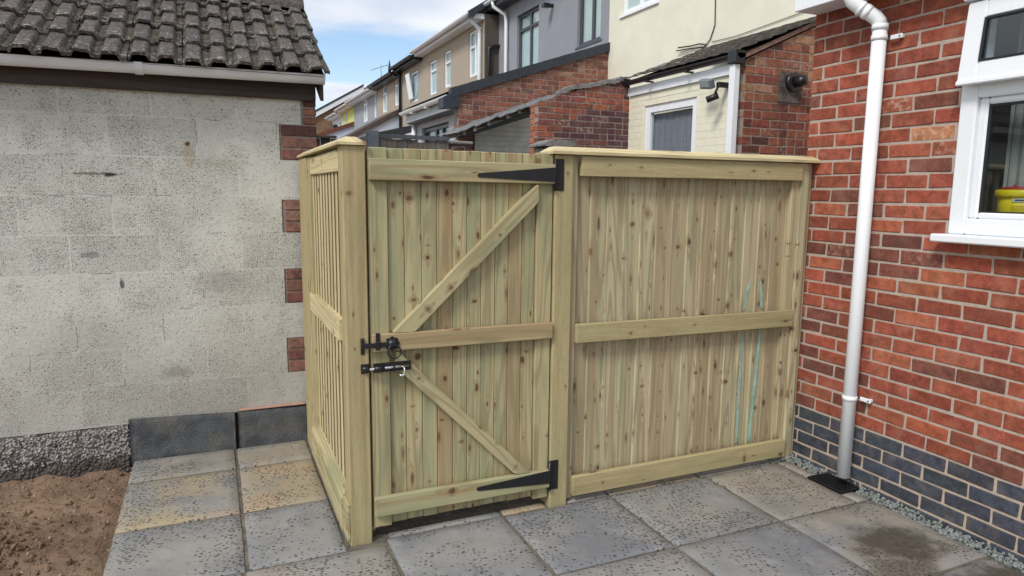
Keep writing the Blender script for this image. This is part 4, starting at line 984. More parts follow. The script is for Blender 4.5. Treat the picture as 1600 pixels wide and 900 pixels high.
m = MB(); rp = [(rY + .12 * math.cos(a), rz(rY) - .03 + .10 * math.sin(a)) for a in [math.pi * k / 10 for k in range(11)]]
for t in range(12):
    x1 = RX1 - .01 - t * .45; x0 = x1 - .445
    for k in range(10):
        (ya, za), (yb, zb) = rp[k], rp[k + 1]; m.poly([(x0, ya, za), (x1, ya, za), (x1, yb, zb), (x0, yb, zb)], (random.random(), .4, .3, 1), sm=True)
    m.poly([(x1, y_, z_) for y_, z_ in rp], (.5, .2, .3, 1))
m.poly([(XLEFT, rY, rz(rY)), (RX1, rY, rz(rY)), (RX1, 3.4, rz(rY) - (3.4 - rY) * tanp), (XLEFT, 3.4, rz(rY) - (3.4 - rY) * tanp)])
m.build('ridge', RTILE, rf)
m = MB(); m.poly([(XLEFT, eY + .03, rz(eY + .03) - .02), (RX1 - .02, eY + .03, rz(eY + .03) - .02), (RX1 - .02, rY, rz(rY) - .02), (XLEFT, rY, rz(rY) - .02)]); m.build('underlay', RUBBER, rf)
# upright slabs against the wall
for (x0, x1, zt0, zt1, lb) in ((-1.092, -.527, .247, .222, 'longer dark slate slab standing against the garage wall next to the bare soil'), (-.508, -.110, .226, .212, 'shorter dark slate slab standing against the garage wall beside the timber side panel')):
    o = MB(); nX, nZ = 26, 10
    for k in range(nZ + 1):
        for i in range(nX + 1):
            fx = i / nX; x = x0 + (x1 - x0) * fx; zt = zt0 + (zt1 - zt0) * fx; z = -.03 + (zt + .03) * k / nZ; p = Vector((x * 5, z * 9, x0)); e = .004 if (i in (0, nX) or k == nZ) else 0
            o.v.append((x, 1.432 + e + .010 * mnoise.noise(Vector((p.x + p.z * 1.4, p.z * 2, x0))) + .005 * mnoise.noise(p * 3.3), z + (.003 * mnoise.noise(p * 3) if k == nZ else 0)))
    for k in range(nZ):
        for i in range(nX): a = k * (nX + 1) + i; o.face((a, a + 1, a + nX + 2, a + nX + 1), sm=True)
    b = len(o.v); o.v += [(x0, 1.462, -.03), (x1, 1.462, -.03), (x1, 1.462, zt1), (x0, 1.462, zt0)]
    top = [nZ * (nX + 1) + i for i in range(nX + 1)]; o.face(top + [b + 2, b + 3]); lf = [k * (nX + 1) for k in range(nZ + 1)]; o.face(lf[::-1] + [b, b + 3][::1]); rg = [k * (nX + 1) + nX for k in range(nZ + 1)]; o.face(rg + [b + 2, b + 1])
    tag(o.build('paving_slab', SLATE), lb, 'slab', 'slabs stood up against the garage')
m = MB(); m.box(-.50, -.112, 1.436, 1.468, .2275, .236, .003); m.build('mortar_fillet', BEDDING, ga)

# ------------------------------------------------------------------ neighbours
def blk(mb, *a, **k): mb.box(*a, **k)
# cream house: tall rendered wall, lean-to extension with tiled roof
XM = 5.41; X1 = 4.06; YF = 2.30; YM = 4.25; YD = 7.0
cr = thing('terraced_house', 'cream rendered house with a tiled lean-to behind the timber panel', 'house', (XM, 4.6, 0), 'terraced houses in the row')
m = MB(); wall_holes(m, 0, XM, -1.5, YD, 0, 5.7, [(5.70, 6.62, 4.30, 5.45)], -1, .10); m.poly([(XM, -1.5, 0), (XM + 6, -1.5, 0), (XM + 6, -1.5, 5.7), (XM, -1.5, 5.7)]); m.build('wall', RENDER_CREAM, cr)
window(cr, 0, XM + .03, 5.70, 6.62, 4.30, 5.45, UPVC, (6.16,), (), back=BLIND, sill=UPVC, fw=.07)
m = MB(); m.prism([(XM - .3, -1.5, 5.68), (XM + 3.2, -1.5, 8.0), (XM + 6.7, -1.5, 5.68)], (0, YD + 1.5, 0)); m.build('roof', ROOFD, cr)
# lean-to: cream painted front with window
m = MB(); wall_holes(m, 0, X1, YF + .105, YM, -.1, 2.80, [(3.0, 3.935, 1.2, 2.565)], -1, .07); lw = m.build('lean_to_front', PAINT_CREAM, cr)
m = MB()
for k in range(22):                                        # the painted brick courses stand as fine joints
    z = 1.30 + k * .075
    for (a, b) in ((YF + .11, 2.98), (3.955, YM - .01)):
        if z < 2.62: m.box(X1 - .0022, X1 - .0002, a, b, z + .002, z + .0735, .001)
for k in range(2): m.box(X1 - .0035, X1 - .0002, YF + .11, YM - .01, 2.63 + k * .075, 2.697 + k * .072, .002)
m.build('painted_brick', PAINT_CREAM, lw)
w = window(cr, 0, X1 + .018, 3.0, 3.935, 1.2, 2.565, UPVC, (), (), fw=.085, back=ROOM, backd=.35)
m = MB()
for i in range(46):
    y = 3.05 + i * .0185; f = lambda q: X1 + .095 + .012 * math.sin(q * 2.1) + .006 * math.sin(q * 5.3); m.poly([(f(i), y, 1.2), (f(i + 1), y + .0185, 1.2), (f(i + 1), y + .0185, 2.47), (f(i), y, 2.47)], sm=True)
m.build('net_curtain', NETC, w)
m = MB(); m.box(X1 - .030, X1 - .004, YF + .10, YM + .03, 2.705, 2.80, .003); m.build('fascia', UPVC, cr)
def half_gutter(x, z, y0, y1, r, mat, root, name='gutter', ends=True):
    mb = MB(); A = [math.pi + math.pi * k / 8 for k in range(9)]
    lo = [(x + r * math.cos(a), z + r * math.sin(a)) for a in A] + [(x + (r - .005) * math.cos(a), z + (r - .005) * math.sin(a)) for a in A[::-1]]
    for k in range(len(lo)):
        (a, b), (c, d_) = lo[k], lo[(k + 1) % len(lo)]; mb.poly([(a, y0, b), (c, y0, d_), (c, y1, d_), (a, y1, b)], sm=True)
    for yy in (y0, y1): mb.poly([(a, yy, b) for a, b in lo[:9]])
    return mb.build(name, mat, root)
gu = half_gutter(X1 - .078, 2.868, YF - .02, YM + .12, .048, BLACKP, cr)
for yb in (3.05, 3.75):
    m = MB(); m.box(X1 - .13, X1 - .028, yb - .02, yb + .02, 2.80, 2.815, .003); m.build('bracket', BLACKP, gu)
m = MB(); m.box(X1 - .15, X1 - .03, YF - .02, YF + .09, 2.775, 2.90, .006); m.build('outlet', BLACKP, gu)
m = MB(); m.box(X1 - .125, X1 - .060, YF + .01, YF + .085, -.1, 2.772, .004); m.build('downpipe', UPVC, cr)
# flue wall facing the yard
m = MB()
FLUE = lambda k, u: pick((3, (0.20, 0.062, 0.045)), (2, (0.25, 0.085, 0.055)), (1, (0.14, 0.05, 0.042))) if k < 30 else pick((3, (0.26, 0.10, 0.062)), (2, (0.21, 0.07, 0.05)), (1.2, (0.36, 0.20, 0.12)))
bricks(m, (X1, YF, 0), (1, 0, 0), (0, -1, 0), 0, 1.6, 20, 48, H=.0815, L=.225, colf=lambda k, u: FLUE(k, u), headers=.25, depth=.08, j=.011)
m.box(X1 + .004, X1 + 1.6, YF + .004, YF + .1, -.1, 3.8, 0, mi=1)
sl = (3.272 - 2.917) / (5.052 - 4.249)
o = m.build('flue_wall', [BRICKO, MORTARO], cr); bisect(o, (X1, YF, 2.825), Vector((-sl, 0, 1)).normalized())
# roof of the lean-to: small interlocking tiles in courses
def tiled(mb, xa, za, xb, zb, y0, y1, courses, pitch, h=.02, thick=.018, col=None):
    d = Vector((xb - xa, 0, zb - za)); Ln = d.length; d.normalize(); nrm = Vector((-d.z, 0, d.x)); g = Ln / courses
    ny = max(2, int((y1 - y0) / pitch * 6))
    for c in range(courses):
        b = len(mb.v); j0 = random.uniform(-.006, .006)
        for l in (0, 1):
            for i in range(ny + 1):
                y = y0 + (y1 - y0) * i / ny; hh = h * (.5 - .5 * math.cos(2 * math.pi * (y - y0) / pitch)) + (.022 if l == 0 else 0) + .004 * mnoise.noise(Vector((y * 9, c * 3.3, 0)))
                p = Vector((xa, y, za)) + d * (c * g + (g + .03) * l + j0) + nrm * hh; mb.v.append(tuple(p))
        for i in range(ny): mb.face((b + i, b + ny + 1 + i, b + ny + 2 + i, b + i + 1), None, (random.random(), .6, .4, 1), 0, True)
        b2 = len(mb.v)
        for i in range(ny + 1): p = Vector(mb.v[b + i]); mb.v.append(tuple(p)); mb.v.append(tuple(p - nrm * thick - d * .002))
        for i in range(ny): mb.face((b2 + 2 * i, b2 + 2 * i + 2, b2 + 2 * i + 3, b2 + 2 * i + 1), None, (.4, .3, .8, 1))
ROOFB = mat_rough('weathered_brown_tile', (0.135, 0.115, 0.10), (0.075, 0.065, 0.06), 16, 0.7, 0.02, 0.95, (0.16, 0.145, 0.115), 6.0)
m = MB(); tiled(m, X1 - .11, 2.885, XM - .01, 3.44, YF - .05, YM + .06, 8, .17, .006, .014); m.poly([(X1 - .1, YF + .01, 2.86), (XM, YF + .01, 3.40), (XM, YM, 3.40), (X1 - .1, YM, 2.86)])
m.build('lean_to_roof', ROOFB, cr)
m = MB(); m.prism([(X1 - .02, YF - .025, 2.835), (X1 - .02, YF - .025, 2.875), (XM, YF - .025, 2.875 + sl * 1.37), (XM, YF - .025, 2.835 + sl * 1.37)], (0, .03, 0)); m.build('verge_mortar', mat_rough('pink_verge', (.33, .20, .16), (.22, .14, .12), 12, .6, .02), cr)
m = MB(); m.box(X1 + .25, X1 + .55, YM - .35, YM - .05, 3.02, 3.06, .01); m.build('roof_flashing', LEADG, cr)
# flue terminal
m = MB(); m.box(4.470, 4.762, YF - .012, YF - .001, 2.452, 2.745, .003); fl = m.build('flue_plate', mat_rough('stained_plate', (.045, .04, .038), (.15, .12, .11), 16, .4, .01), cr)
m = MB(); m.tube([(4.625, YF - .012, 2.645), (4.625, YF - .045, 2.645), (4.625, YF - .05, 2.645)], [.085, .085, .06], 20); m.tube([(4.64, YF - .04, 2.65), (4.70, YF - .13, 2.66)], [.055, .05], 18); m.build('flue_pipe', BLACKP, fl)
# security light with sensor
lt = MB(); M = Matrix.Rotation(R_(-22), 3, 'Y') @ Matrix.Rotation(R_(8), 3, 'X'); lt.box(X1 - .20, X1 - .14, 2.56, 2.72, 2.585, 2.675, .006, M=M); 
se = lt.build('security_light', GREYM, cr)
m = MB(); m.box(X1 - .208, X1 - .203, 2.575, 2.705, 2.592, 2.662, .002, M=M); m.build('lamp_glass', mat_plain('frosted_lens', (.30, .33, .34), .2), se)
m = MB(); m.box(X1 - .14, X1 - .004, 2.50, 2.545, 2.585, 2.635, .005); m.tube([(X1 - .12, 2.53, 2.60), (X1 - .15, 2.54, 2.53)], .012, 8); m.tube([(X1 - .12, 2.525, 2.51), (X1 - .20, 2.60, 2.47)], .032, 12); m.build('motion_sensor', BLACKP, se)
# cables on the cream wall
m = MB(); m.tube([(XM - .012, 4.42, 5.7), (XM - .012, 4.42, 4.0), (XM - .012, 4.405, 3.70), (XM - .014, 4.48, 3.54), (XM - .02, 4.56, 3.475), (XM - .02, 4.66, 3.43)], .007, 8); m.build('cable', BLACKP, cr)
m = MB(); m.tube([(XM - .02, 4.54, 3.48), (XM - .03, 4.67, 3.515), (XM - .03, 4.85, 3.52), (XM - .05, 5.10, 3.54)], .009, 8); m.build('cable', BLACKP, cr)
m = MB(); m.tube([(XM - .02, 4.58, 3.46), (XM - .03, 4.85, 3.49), (XM - .05, 5.14, 3.505)], .008, 8); m.build('cable', BLACKP, cr)
m = MB(); m.tube([(XM - .012, 4.45, 3.50), (XM - .012, 4.0, 3.485), (XM - .012, 3.47, 3.51), (XM - .012, 2.9, 3.54), (XM - .012, 2.2, 3.58)], .004, 6); m.build('cable', BLACKP, cr)

# old brick yard wall with ragged sloping top (X 2.84 - 4.06)
m = MB()
def OLD(k, u):
    t = (u - .25) / 1.0; zt = k * .0665
    if zt < 2.40 - .0 and u > (.22 + (zt - 2.05) * 1.0 if zt > 2.05 else 0.1): return pick((3, (0.115, 0.052, 0.055)), (2, (0.095, 0.045, 0.052)), (1, (0.15, 0.06, 0.055)))
    return pick((3, (0.29, 0.095, 0.055)), (2, (0.23, 0.08, 0.055)), (1, (0.18, 0.07, 0.058)))
bricks(m, (2.84, YM, 0), (1, 0, 0), (0, -1, 0), 0, 1.215, 0, 45, H=.0735 * .93, L=.205, colf=lambda k, u: (OLD(k, u)), headers=.12, depth=.1, j=.011)
m.box(2.846, 4.055, YM + .005, YM + .2, -.1, 3.1, 0, mi=1)
bricks(m, (2.84, YM, 0), (0, 1, 0), (-1, 0, 0), 0.105, .22, 0, 40, H=.0735 * .93, L=.205, colf=lambda k, u: rcol((.33, .11, .06)), depth=.05, j=.011)
o = m.build('brick_wall', [BRICKO, MORTARO])
bisect(o, (2.84, YM, 2.555), Vector((-.36, 0, 1)).normalized()); bisect(o, (2.84, YM, 2.655), Vector((-.215, 0, 1)).normalized())
tag(o, 'old brick wall with purple and orange bricks and sloping ragged top', 'wall')
cp = MB(); nX = 40; prev = None
for i in range(nX):
    xa, xb = 3.16 + (4.0 - 3.16) * i / nX, 3.16 + (4.0 - 3.16) * (i + 1) / nX
    zt = lambda x: 2.655 + .215 * (x - 2.84) + .03 * mnoise.noise(Vector((x * 9, 1, 0))) + .02 * mnoise.noise(Vector((x * 31, 1, 0)))
    cp.prism([(xa, YM - .02, zt(xa) - .018), (xb, YM - .02, zt(xb) - .018), (xb, YM - .02, zt(xb) + .030), (xa, YM - .02, zt(xa) + .030)], (0, .24, 0))
c_ = cp.build('mortar_capping', STONECAP, o)
# stone coping on the low pier behind the hinge post
pc = thing('stone_pier', 'low grey pier with a sloping stone coping right behind the hinge post', 'pier', (2.70, 3.6, 0))
m = MB(); m.box(2.56, 2.84, 3.45, 3.75, -.1, 2.02, .01, jit=.004); m.build('shaft', STONECAP, pc)
m = MB(); m.prism([(2.51, 3.42, 2.035), (2.51, 3.42, 2.055), (2.64, 3.42, 2.105), (2.88, 3.42, 2.095), (2.88, 3.42, 2.045), (2.70, 3.42, 2.022)], (0, .36, 0)); m.build('coping', STONECAP, pc)

# tin-roofed lean-to shelter by the far brick wall
sh = thing('lean_to_shelter', 'open lean-to shelter with torn sheet roof against the dark verged brick wall', 'shelter', (3.3, 6.5, 0))
m = MB(); nX = 60; sx = (2.933 - 2.375) / (4.026 - 2.569)
def sz_(x): return 2.375 + sx * (x - 2.569) + .020 * mnoise.noise(Vector((x * 7, 0, 0))) + .02 * ((x * 2.9) % 1.0)
for i in range(nX):
    xa, xb = 2.50 + (4.2 - 2.50) * i / nX, 2.50 + (4.2 - 2.50) * (i + 1) / nX
    yj = lambda x: 6.08 + .03 * mnoise.noise(Vector((x * 5, 7, 0)))
    cr_ = lambda x: .012 * math.sin(x * 40)
    m.poly([(xa, yj(xa), sz_(xa)), (xb, yj(xb), sz_(xb)), (xb, 6.97, sz_(xb) + .02), (xa, 6.97, sz_(xa) + .02)], sm=True)
    m.poly([(xa, yj(xa), sz_(xa) - .014), (xb, yj(xb), sz_(xb) - .014), (xb, yj(xb), sz_(xb)), (xa, yj(xa), sz_(xa))])
m.build('sheet_roof', mat_rough('grey_sheet', (.20, .21, .225), (.12, .125, .135), 14, .3, .01, .6), sh)
m = MB()
for k, x in enumerate((2.62, 2.78, 2.98, 3.26, 3.44, 3.62, 3.9)): m.box(x - .02, x + .02, 6.10, 6.95, sz_(x) - .075, sz_(x) - .018, .003, 1, (.3, random.random(), .3, 1))
m.build('rafter', OLDW, sh)
m = MB(); m.prism([(2.52, 6.14, sz_(2.52) - .10), (4.2, 6.14, sz_(4.2) - .20), (4.2, 6.14, sz_(4.2) - .075), (2.52, 6.14, sz_(2.52) - .072)], (0, .03, 0)); m.build('beam_shade', RUBBER, sh)  # beam blackened and deepened to paint in the shade under the sheet roof
m = MB()
for k in range(24): m.prism([(3.09, 6.90, .9 + k * .075), (4.18, 6.90, .9 + k * .075), (4.18, 6.90, .972 + k * .075), (3.09, 6.90, .972 + k * .075)], (0, .05, 0))
o = m.build('back_wall', WALLWHITE, sh); bisect(o, (3.09, 6.9, sz_(3.09) - .06), Vector((-sx, 0, 1)).normalized())

# grey pebbledash house with a brick sided outrigger and anthracite verge
gr_ = thing('terraced_house', 'grey pebbledash house with dark framed windows above a brick extension', 'house', (XM, 9.3, 0), 'terraced houses in the row')
m = MB(); holes = [(9.62, 10.66, 3.9, 5.17), (7.27, 8.06, 4.08, 5.2)]
wall_holes(m, 0, XM, YD, 11.64, 0, 5.6, holes, -1, .10); m.build('wall', DASH_GREY, gr_)
window(gr_, 0, XM + .05, 9.62, 10.66, 3.9, 5.17, ANTH, (10.10,), ((9.67, 10.60, 4.86),), sill=ANTH, fw=.06)
window(gr_, 0, XM + .05, 7.27, 8.06, 4.08, 5.2, ANTH, (7.62,), (), sill=ANTH, fw=.06)
m = MB(); m.prism([(XM - .3, YD, 5.62), (XM + 3.2, YD, 7.9), (XM + 6.7, YD, 5.62)], (0, 4.64, 0)); m.build('roof', ROOFD, gr_)
m = MB(); m.box(XM - .28, XM - .002, YD, 11.75, 5.46, 5.60, .01); m.build('eaves_box', ANTH, gr_)
half_gutter(XM - .33, 5.60, YD, 11.85, .06, UPVC, gr_)
m = MB(); m.tube([(XM - .33, 11.2, 5.55), (XM - .32, 11.2, 5.45), (XM - .08, 11.12, 5.30), (XM - .06, 11.10, 5.15), (XM - .06, 11.10, 0)], .038, 12); m.build('downpipe', UPVC, gr_)
m = MB(); m.tube([(XM, 9.02, 5.0), (XM - .10, 9.02, 4.985)], .035, 10); m.box(XM - .22, XM - .09, 8.95, 9.07, 4.95, 5.02, .008); m.build('wall_camera', BLACKP, gr_)
DARKB = lambda k, u: pick((3, (0.20, 0.075, 0.055)), (2, (0.25, 0.10, 0.07)), (1.2, (0.30, 0.15, 0.105)), (1.0, (0.13, 0.06, 0.055) if k < 38 else (.24, .10, .07)))
m = MB(); bricks(m, (2.845, YD, 0), (1, 0, 0), (0, -1, 0), 0, 2.565, 24, 54, L=.225, H=.075, colf=DARKB, headers=.3, depth=.08)
m.box(2.85, 5.41, YD + .005, YD + .2, -.1, 4.1, 0, mi=1)
vs_ = (3.949 - 3.047) / (5.397 - 2.686)
o = m.build('extension_wall', [BRICKO, MORTARO], gr_); bisect(o, (2.845, YD, 2.99), Vector((-vs_, 0, 1)).normalized())
m = MB(); m.box(5.10, 5.33, YD - .006, YD - .001, 3.575, 3.645, .002); m.build('air_brick', mat_rough('buff_airbrick', (.30, .17, .10), (.24, .13, .08), 20), gr_)
m = MB()
for i in range(5):
    for k in range(2): m.box(5.125 + i * .04, 5.150 + i * .04, YD - .008, YD - .0065, 3.586 + k * .03, 3.606 + k * .03, 0)
m.build('air_slots', RUBBER, gr_)
m = MB(); nV = 9; xa0, xb0 = 2.72, 5.44
for i in range(nV):                                        # dry-verge units, each lapping the one below
    a, b = xa0 + (xb0 - xa0) * i / nV, xa0 + (xb0 - xa0) * (i + 1) / nV + .03; za, zb = 3.047 + vs_ * (a - 2.686), 3.047 + vs_ * (b - 2.686); s_ = .005
    yv = YD - .045 - .003 * (i % 2); m.prism([(a, yv, za - .125 - s_), (b, yv, zb - .125), (b, yv, zb + .01), (a, yv, za + .01 + s_)], (0, .12 + .001 * (i % 2), 0))
m.prism([(2.60, YD - .04, 2.78), (2.86, YD - .04, 2.80), (2.86, YD - .04, 3.02), (2.72, YD - .04, 2.99), (2.60, YD - .04, 2.93)], (0, .25, 0)); m.build('dry_verge', VERGE, gr_)
m = MB(); m.poly([(2.75, YD, 3.05), (XM, YD, 3.05 + vs_ * 2.66), (XM, 10.2, 3.05 + vs_ * 2.66), (2.75, 10.2, 3.05)]); m.build('extension_roof', ROOFD, gr_)
m = MB(); wall_holes(m, 0, 3.1, YD + .2, 10.15, 0, 2.9, [(8.22, 9.83, 1.5, 2.72)], -1, .08); m.poly([(3.1, 10.15, 0), (XM, 10.15, 0), (XM, 10.15, 3.8), (3.1, 10.15, 2.9)]); m.build('extension_front', REND_LGREY, gr_)
window(gr_, 0, 3.15, 8.22, 9.83, 1.5, 2.70, ANTH, (8.72, 9.1), (), fw=.06, back=ROOM, backd=.5)
m = MB(); m.box(2.90, 2.93, YD + .05, 10.2, 2.83, 3.0, .004); m.build('extension_fascia', mat_plain('grey_fascia', (.30, .31, .33), .4), gr_)
m = MB(); m.box(2.931, 3.12, YD + .05, 10.2, 2.815, 2.835, .003); m.build('extension_soffit', ANTH, gr_)
eg = half_gutter(2.835, 3.03, YD + .35, 10.25, .06, UPVC, gr_, 'extension_gutter')
for yb in (7.6, 8.6, 9.5):
    m = MB(); m.box(2.79, 2.91, yb - .03, yb + .03, 2.945, 2.965, .004); m.build('bracket', UPVC, eg)
m = MB(); m.tube([(3.02, 10.08, 2.8), (3.02, 10.08, 0)], .04, 10); m.build('extension_downpipe', UPVCG, gr_)

# terrace further along: projecting brown houses, then painted ones
XB = 5.071
def house_row(label, y0, y1, ze, wm, wins, gut, fmat=UPVC, sidem=None, roofm=ROOFD, sill=None):
    t = thing('terraced_house', label, 'house', (XB, (y0 + y1) / 2, 0), 'terraced houses in the row')
    m = MB(); wall_holes(m, 0, XB, y0, y1, 0, ze, [w[:4] for w in wins], -1, .10); m.build('wall', wm, t)
    if sidem:
        m = MB(); m.poly([(XB, y0, 0), (XB + 6, y0, 0), (XB + 6, y0, ze), (XB + 3, y0, ze + 2.2), (XB, y0, ze)][::-1]); m.build('side_wall', sidem, t)
    for w in wins:
        a0, a1, z0, z1 = w[:4]; bv = w[4] if len(w) > 4 else (); bh = w[5] if len(w) > 5 else ()
        window(t, 0, XB + .03, a0, a1, z0, z1, fmat, bv, bh, sill=sill, fw=.06)
    m = MB(); m.prism([(XB - .32, y0, ze + .0), (XB + 3.2, y0, ze + 2.35), (XB + 6.7, y0, ze)], (0, y1 - y0 - .005, 0)); m.build('roof', roofm, t)
    m = MB(); m.box(XB - .25, XB - .002, y0, y1 - .004, ze - .12, ze - .003, .01); m.build('fascia', gut, t)
    half_gutter(XB - .33, ze + .0, y0, y1 - .01, .065, gut, t)
    return t
bh = lambda a0, a1, z: ((a0 + .05, a1 - .05, z),)
hA = house_row('brown pebbledash house with white gutter and three tall white windows', 11.65, 16.45, 5.40, DASH_BROWN, [(11.84, 12.67, 4.18, 5.20, (12.30,), ((12.30, 12.62, 4.85),)), (13.98, 14.50, 4.18, 5.08, (), bh(13.98, 14.5, 4.80)), (15.15, 15.80, 4.15, 5.04, (), bh(15.15, 15.8, 4.78))], UPVCG, sidem=DASH_DARK)
m = MB(); m.tube([(XB - .33, 11.72, 5.36), (XB - .30, 11.74, 5.26), (XB - .09, 11.78, 5.12), (XB - .07, 11.78, 4.98), (XB - .07, 11.78, 0)], .042, 12); m.build('downpipe', UPVC, hA)
m = MB(); m.tube([(5.16, 11.60, 3.2), (5.16, 11.60, 4.66), (5.19, 11.60, 4.70), (5.30, 11.60, 4.735), (5.6, 11.60, 4.76)], .035, 10); m.build('soil_pipe', BLACKP, hA)
m = MB(); nV = 6
for i in range(nV):
    a, b = XB - .38 + i * .55, XB - .38 + (i + 1) * .55 + .03; k_ = 2.35 / 3.52; za, zb = 5.40 + (a - XB + .32) * k_, 5.40 + (b - XB + .32) * k_
    yv = 11.60 - .004 * (i % 2); m.prism([(a, yv, za - .10), (b, yv, zb - .10), (b, yv, zb + .05), (a, yv, za + .06)], (0, .12 + .001 * (i % 2), 0))
m.build('dry_verge', VERGE, hA)
hB = house_row('narrow brown pebbledash house with an open white top window under dark eaves', 16.45, 18.82, 5.32, DASH_BROWN, [(16.93, 17.77, 4.16, 5.03)], BLACKP)
m = MB(); M = Matrix.Rotation(R_(-9), 3, 'Y'); m.box(XB - .12, XB - .08, 17.35, 17.72, 4.25, 4.98, .004, M=M); m.build('open_sash', UPVC, hB)
m = MB(); m.tube([(XB - .30, 18.72, 5.3), (XB - .07, 18.74, 5.1), (XB - .07, 18.74, 0)], .045, 10); m.build('downpipe', BLACKP, hB)
hC = house_row('brown pebbledash house with two white windows beside the grey blue house', 18.83, 22.18, 5.22, DASH_BROWN, [(18.92, 19.74, 4.28, 5.16, (19.3,), bh(18.92, 19.74, 4.9)), (20.79, 21.50, 4.23, 5.14, (), bh(20.79, 21.5, 4.85))], BLACKP)
m = MB(); m.tube([(XB - .35, 18.9, 5.22), (XB - .35, 18.9, 5.36), (XB - .35, 18.9, 5.58)], [.05, .045, .008], 8); m.build('finial', BLACKP, hC)
m = MB(); m.tube([(XB + .1, 22.0, 5.3), (XB + .1, 22.0, 6.0)], .012, 6)
for i in range(6): m.tube([(XB - .2 + .11 * i, 21.75, 5.78 + .04 * i), (XB - .2 + .11 * i, 22.25, 5.78 + .04 * i)], .006, 6)
m.tube([(XB - .25, 22.0, 5.76), (XB + .4, 22.0, 6.0)], .008, 6); m.build('aerial', LEADG, hC)
hD = house_row('grey blue rendered house with white gutter and two deep set windows', 22.19, 26.64, 5.14, REND_BLUE, [(22.42, 22.85, 4.2, 5.05), (23.95, 24.80, 4.19, 5.04, (24.3,), bh(23.95, 24.8, 4.85))], UPVCG)
hE = house_row('lime green rendered house in the far part of the row', 26.65, 29.30, 5.10, REND_GREEN, [(28.1, 28.7, 4.3, 5.0)], UPVCG)
hF = house_row('white rendered house at the far end of the row', 29.31, 32.1, 5.00, REND_WHITE, [(29.6, 30.2, 4.0, 4.7), (31.0, 31.5, 4.0, 4.7)], UPVCG)
m = MB(); m.box(XB - .22, XB - .05, 30.5, 30.8, 4.42, 4.58, .02); m.tube([(XB, 30.65, 4.5), (XB - .12, 30.65, 4.5)], .03, 8); m.build('wall_lamp', BLACKP, hF)
# far brick house seen gable-on
fg = thing('terraced_house', 'far brown brick house with white verge seen gable end on', 'house', (6, 34, 0), 'terraced houses in the row')
m = MB(); m.poly([(3.4, 33.5, 0), (9.4, 33.5, 0), (9.4, 33.5, 8.0), (6.9, 33.5, 6.75), (3.4, 33.5, 4.70)]); m.poly([(3.4, 33.5, 0), (3.4, 33.5, 4.65), (3.4, 40, 4.65), (3.4, 40, 0)])
def mat_farbrick():
    g = NB('far_brick'); o = g.obj(); s = g.sepv(o); bt = g.n('ShaderNodeTexBrick'); g.l(g.comb(s[0], s[2], 0.0), bt.inputs['Vector']); bt.inputs['Scale'].default_value = 1; bt.inputs['Brick Width'].default_value = .225; bt.inputs['Row Height'].default_value = .075; bt.inputs['Mortar Size'].default_value = .008
    bt.inputs['Color1'].default_value = (.24, .135, .075, 1); bt.inputs['Color2'].default_value = (.15, .075, .045, 1); bt.inputs['Mortar'].default_value = (.25, .19, .14, 1); return g.done(bt.outputs['Color'], .9)
m.build('gable_wall', mat_farbrick(), fg)
m = MB(); m.prism([(3.2, 33.38, 4.43), (6.9, 33.38, 6.6), (6.9, 33.38, 6.84), (3.2, 33.38, 4.67)], (0, .1, 0)); m.build('verge_board', UPVC, fg)
m = MB(); m.prism([(3.1, 33.36, 4.62), (6.9, 33.36, 6.85), (6.9, 33.36, 6.95), (3.1, 33.36, 4.72)], (0, 6, 0)); m.build('roof', ROOFD, fg)
# lean-tos of the houses along the row (seen over the fence)
def outrigger(root, Y, x0, z0, x1, z1, wm, vm, name='extension'):
    m = MB(); m.prism([(x0 + .1, Y, 0), (x1, Y, 0), (x1, Y, z1 - .06), (x0 + .1, Y, z0 - .02)], (0, 2.6, 0)); e = m.build(name, wm, root)
    m = MB(); m.prism([(x0, Y - .06, z0 - .10), (x1, Y - .06, z1 - .12), (x1, Y - .06, z1 + .05), (x0, Y - .06, z0 + .05)], (0, 2.7, 0)); m.build('extension_roof', vm, e); return e
outrigger(hC, 18.9, 3.2, 3.05, XB - .002, 4.10, REND_PALEBLUE, mat_rough('brown_verge', (.10, .075, .065), (.07, .055, .05), 10))
outrigger(hE, 26.7, 2.7, 3.45, XB - .002, 4.35, REND_PALEBLUE, ROOFR)
e = outrigger(hA, 11.75, 2.60, 2.70, 3.75, 2.98, REND_LGREY, mat_rough('dark_felt', (.05, .048, .05), (.035, .034, .036), 10))
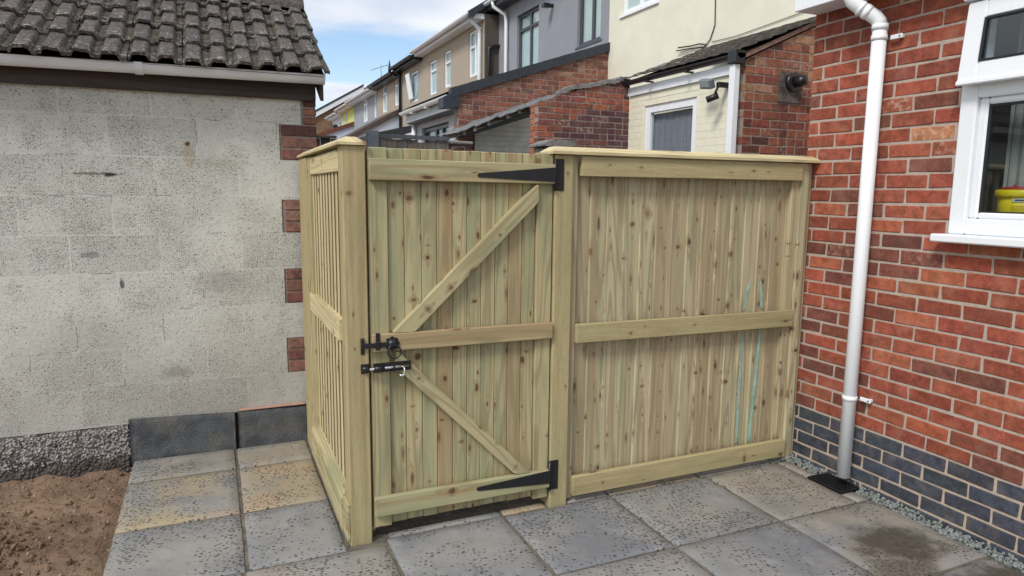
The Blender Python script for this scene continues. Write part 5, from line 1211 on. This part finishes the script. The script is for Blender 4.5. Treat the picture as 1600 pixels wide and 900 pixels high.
m = MB(); m.prism([(2.85, 11.66, 2.52), (3.5, 11.66, 2.755), (3.5, 11.66, 2.83), (2.85, 11.66, 2.60)], (0, .03, 0)); m.build('bargeboard', UPVC, e)
m = MB(); m.box(2.9, 3.45, 11.7, 11.745, 2.1, 2.53, .003); m.build('extension_window', RUBBER, e)

# old fences and pier right behind the gate
of = thing('old_fence', 'weathered grey board fence with steel post and rail showing above the gate', 'fence', (.95, 2.6, 0))
m = MB(); m.box(.548, .640, 2.56, 2.62, -.1, 2.037, .004); m.build('post', mat_plain('galvanised_post', (.17, .20, .23), .5, var=.2), of)
m = MB(); m.prism([(.64, 2.585, 1.984), (1.235, 2.585, 1.982), (1.235, 2.585, 2.012), (.64, 2.585, 2.016)], (0, .05, 0)); m.build('rail', mat_plain('slate_grey_paint', (.075, .085, .10), .5, var=.2), of)
m = MB(); x = .645
while x < 1.235:
    w_ = random.uniform(.05, .09); c_ = (random.choice((.05, .3, .6, .9)), random.random(), .3, 1)
    m.box(x, min(x + w_, 1.235) - .004, 2.60, 2.618, -.1, 1.978 - random.choice((0, 0, .02)), .002, 2, c_); x += w_
m.build('boards', OLDW, of)
pr = thing('brick_pier', 'dark red brick pier with a weathered cap beside the old board fence', 'pier', (1.345, 2.65, 0))
m = MB(); bricks(m, (1.262, 2.60, 0), (1, 0, 0), (0, -1, 0), 0, .17, 0, 26, colf=lambda k, u: rcol((.10, .05, .045)), depth=.1); m.box(1.266, 1.428, 2.606, 2.80, -.1, 1.948, 0, mi=1); m.build('shaft', [BRICKO, MORTARO], pr)
m = MB(); m.box(1.245, 1.442, 2.575, 2.82, 1.952, 1.984, .012, jit=.004); m.build('cap', STONECAP, pr)
df = thing('dark_fence', 'dark stained board fence between the garage and the timber side panel', 'fence', (.2, 4.0, 0))
m = MB(); x = -.1
while x < .545:
    m.box(x, x + .095, 4.0, 4.02, -.1, 2.060 + random.uniform(-.004, .004), .002, 2, (random.random(), random.random(), .2, 1)); x += .1
m.build('boards', DARKW, df)
m = MB(); m.box(-.1, .55, 3.97, 4.03, 2.063, 2.088, .003, 0); m.build('rail', DARKW, df)
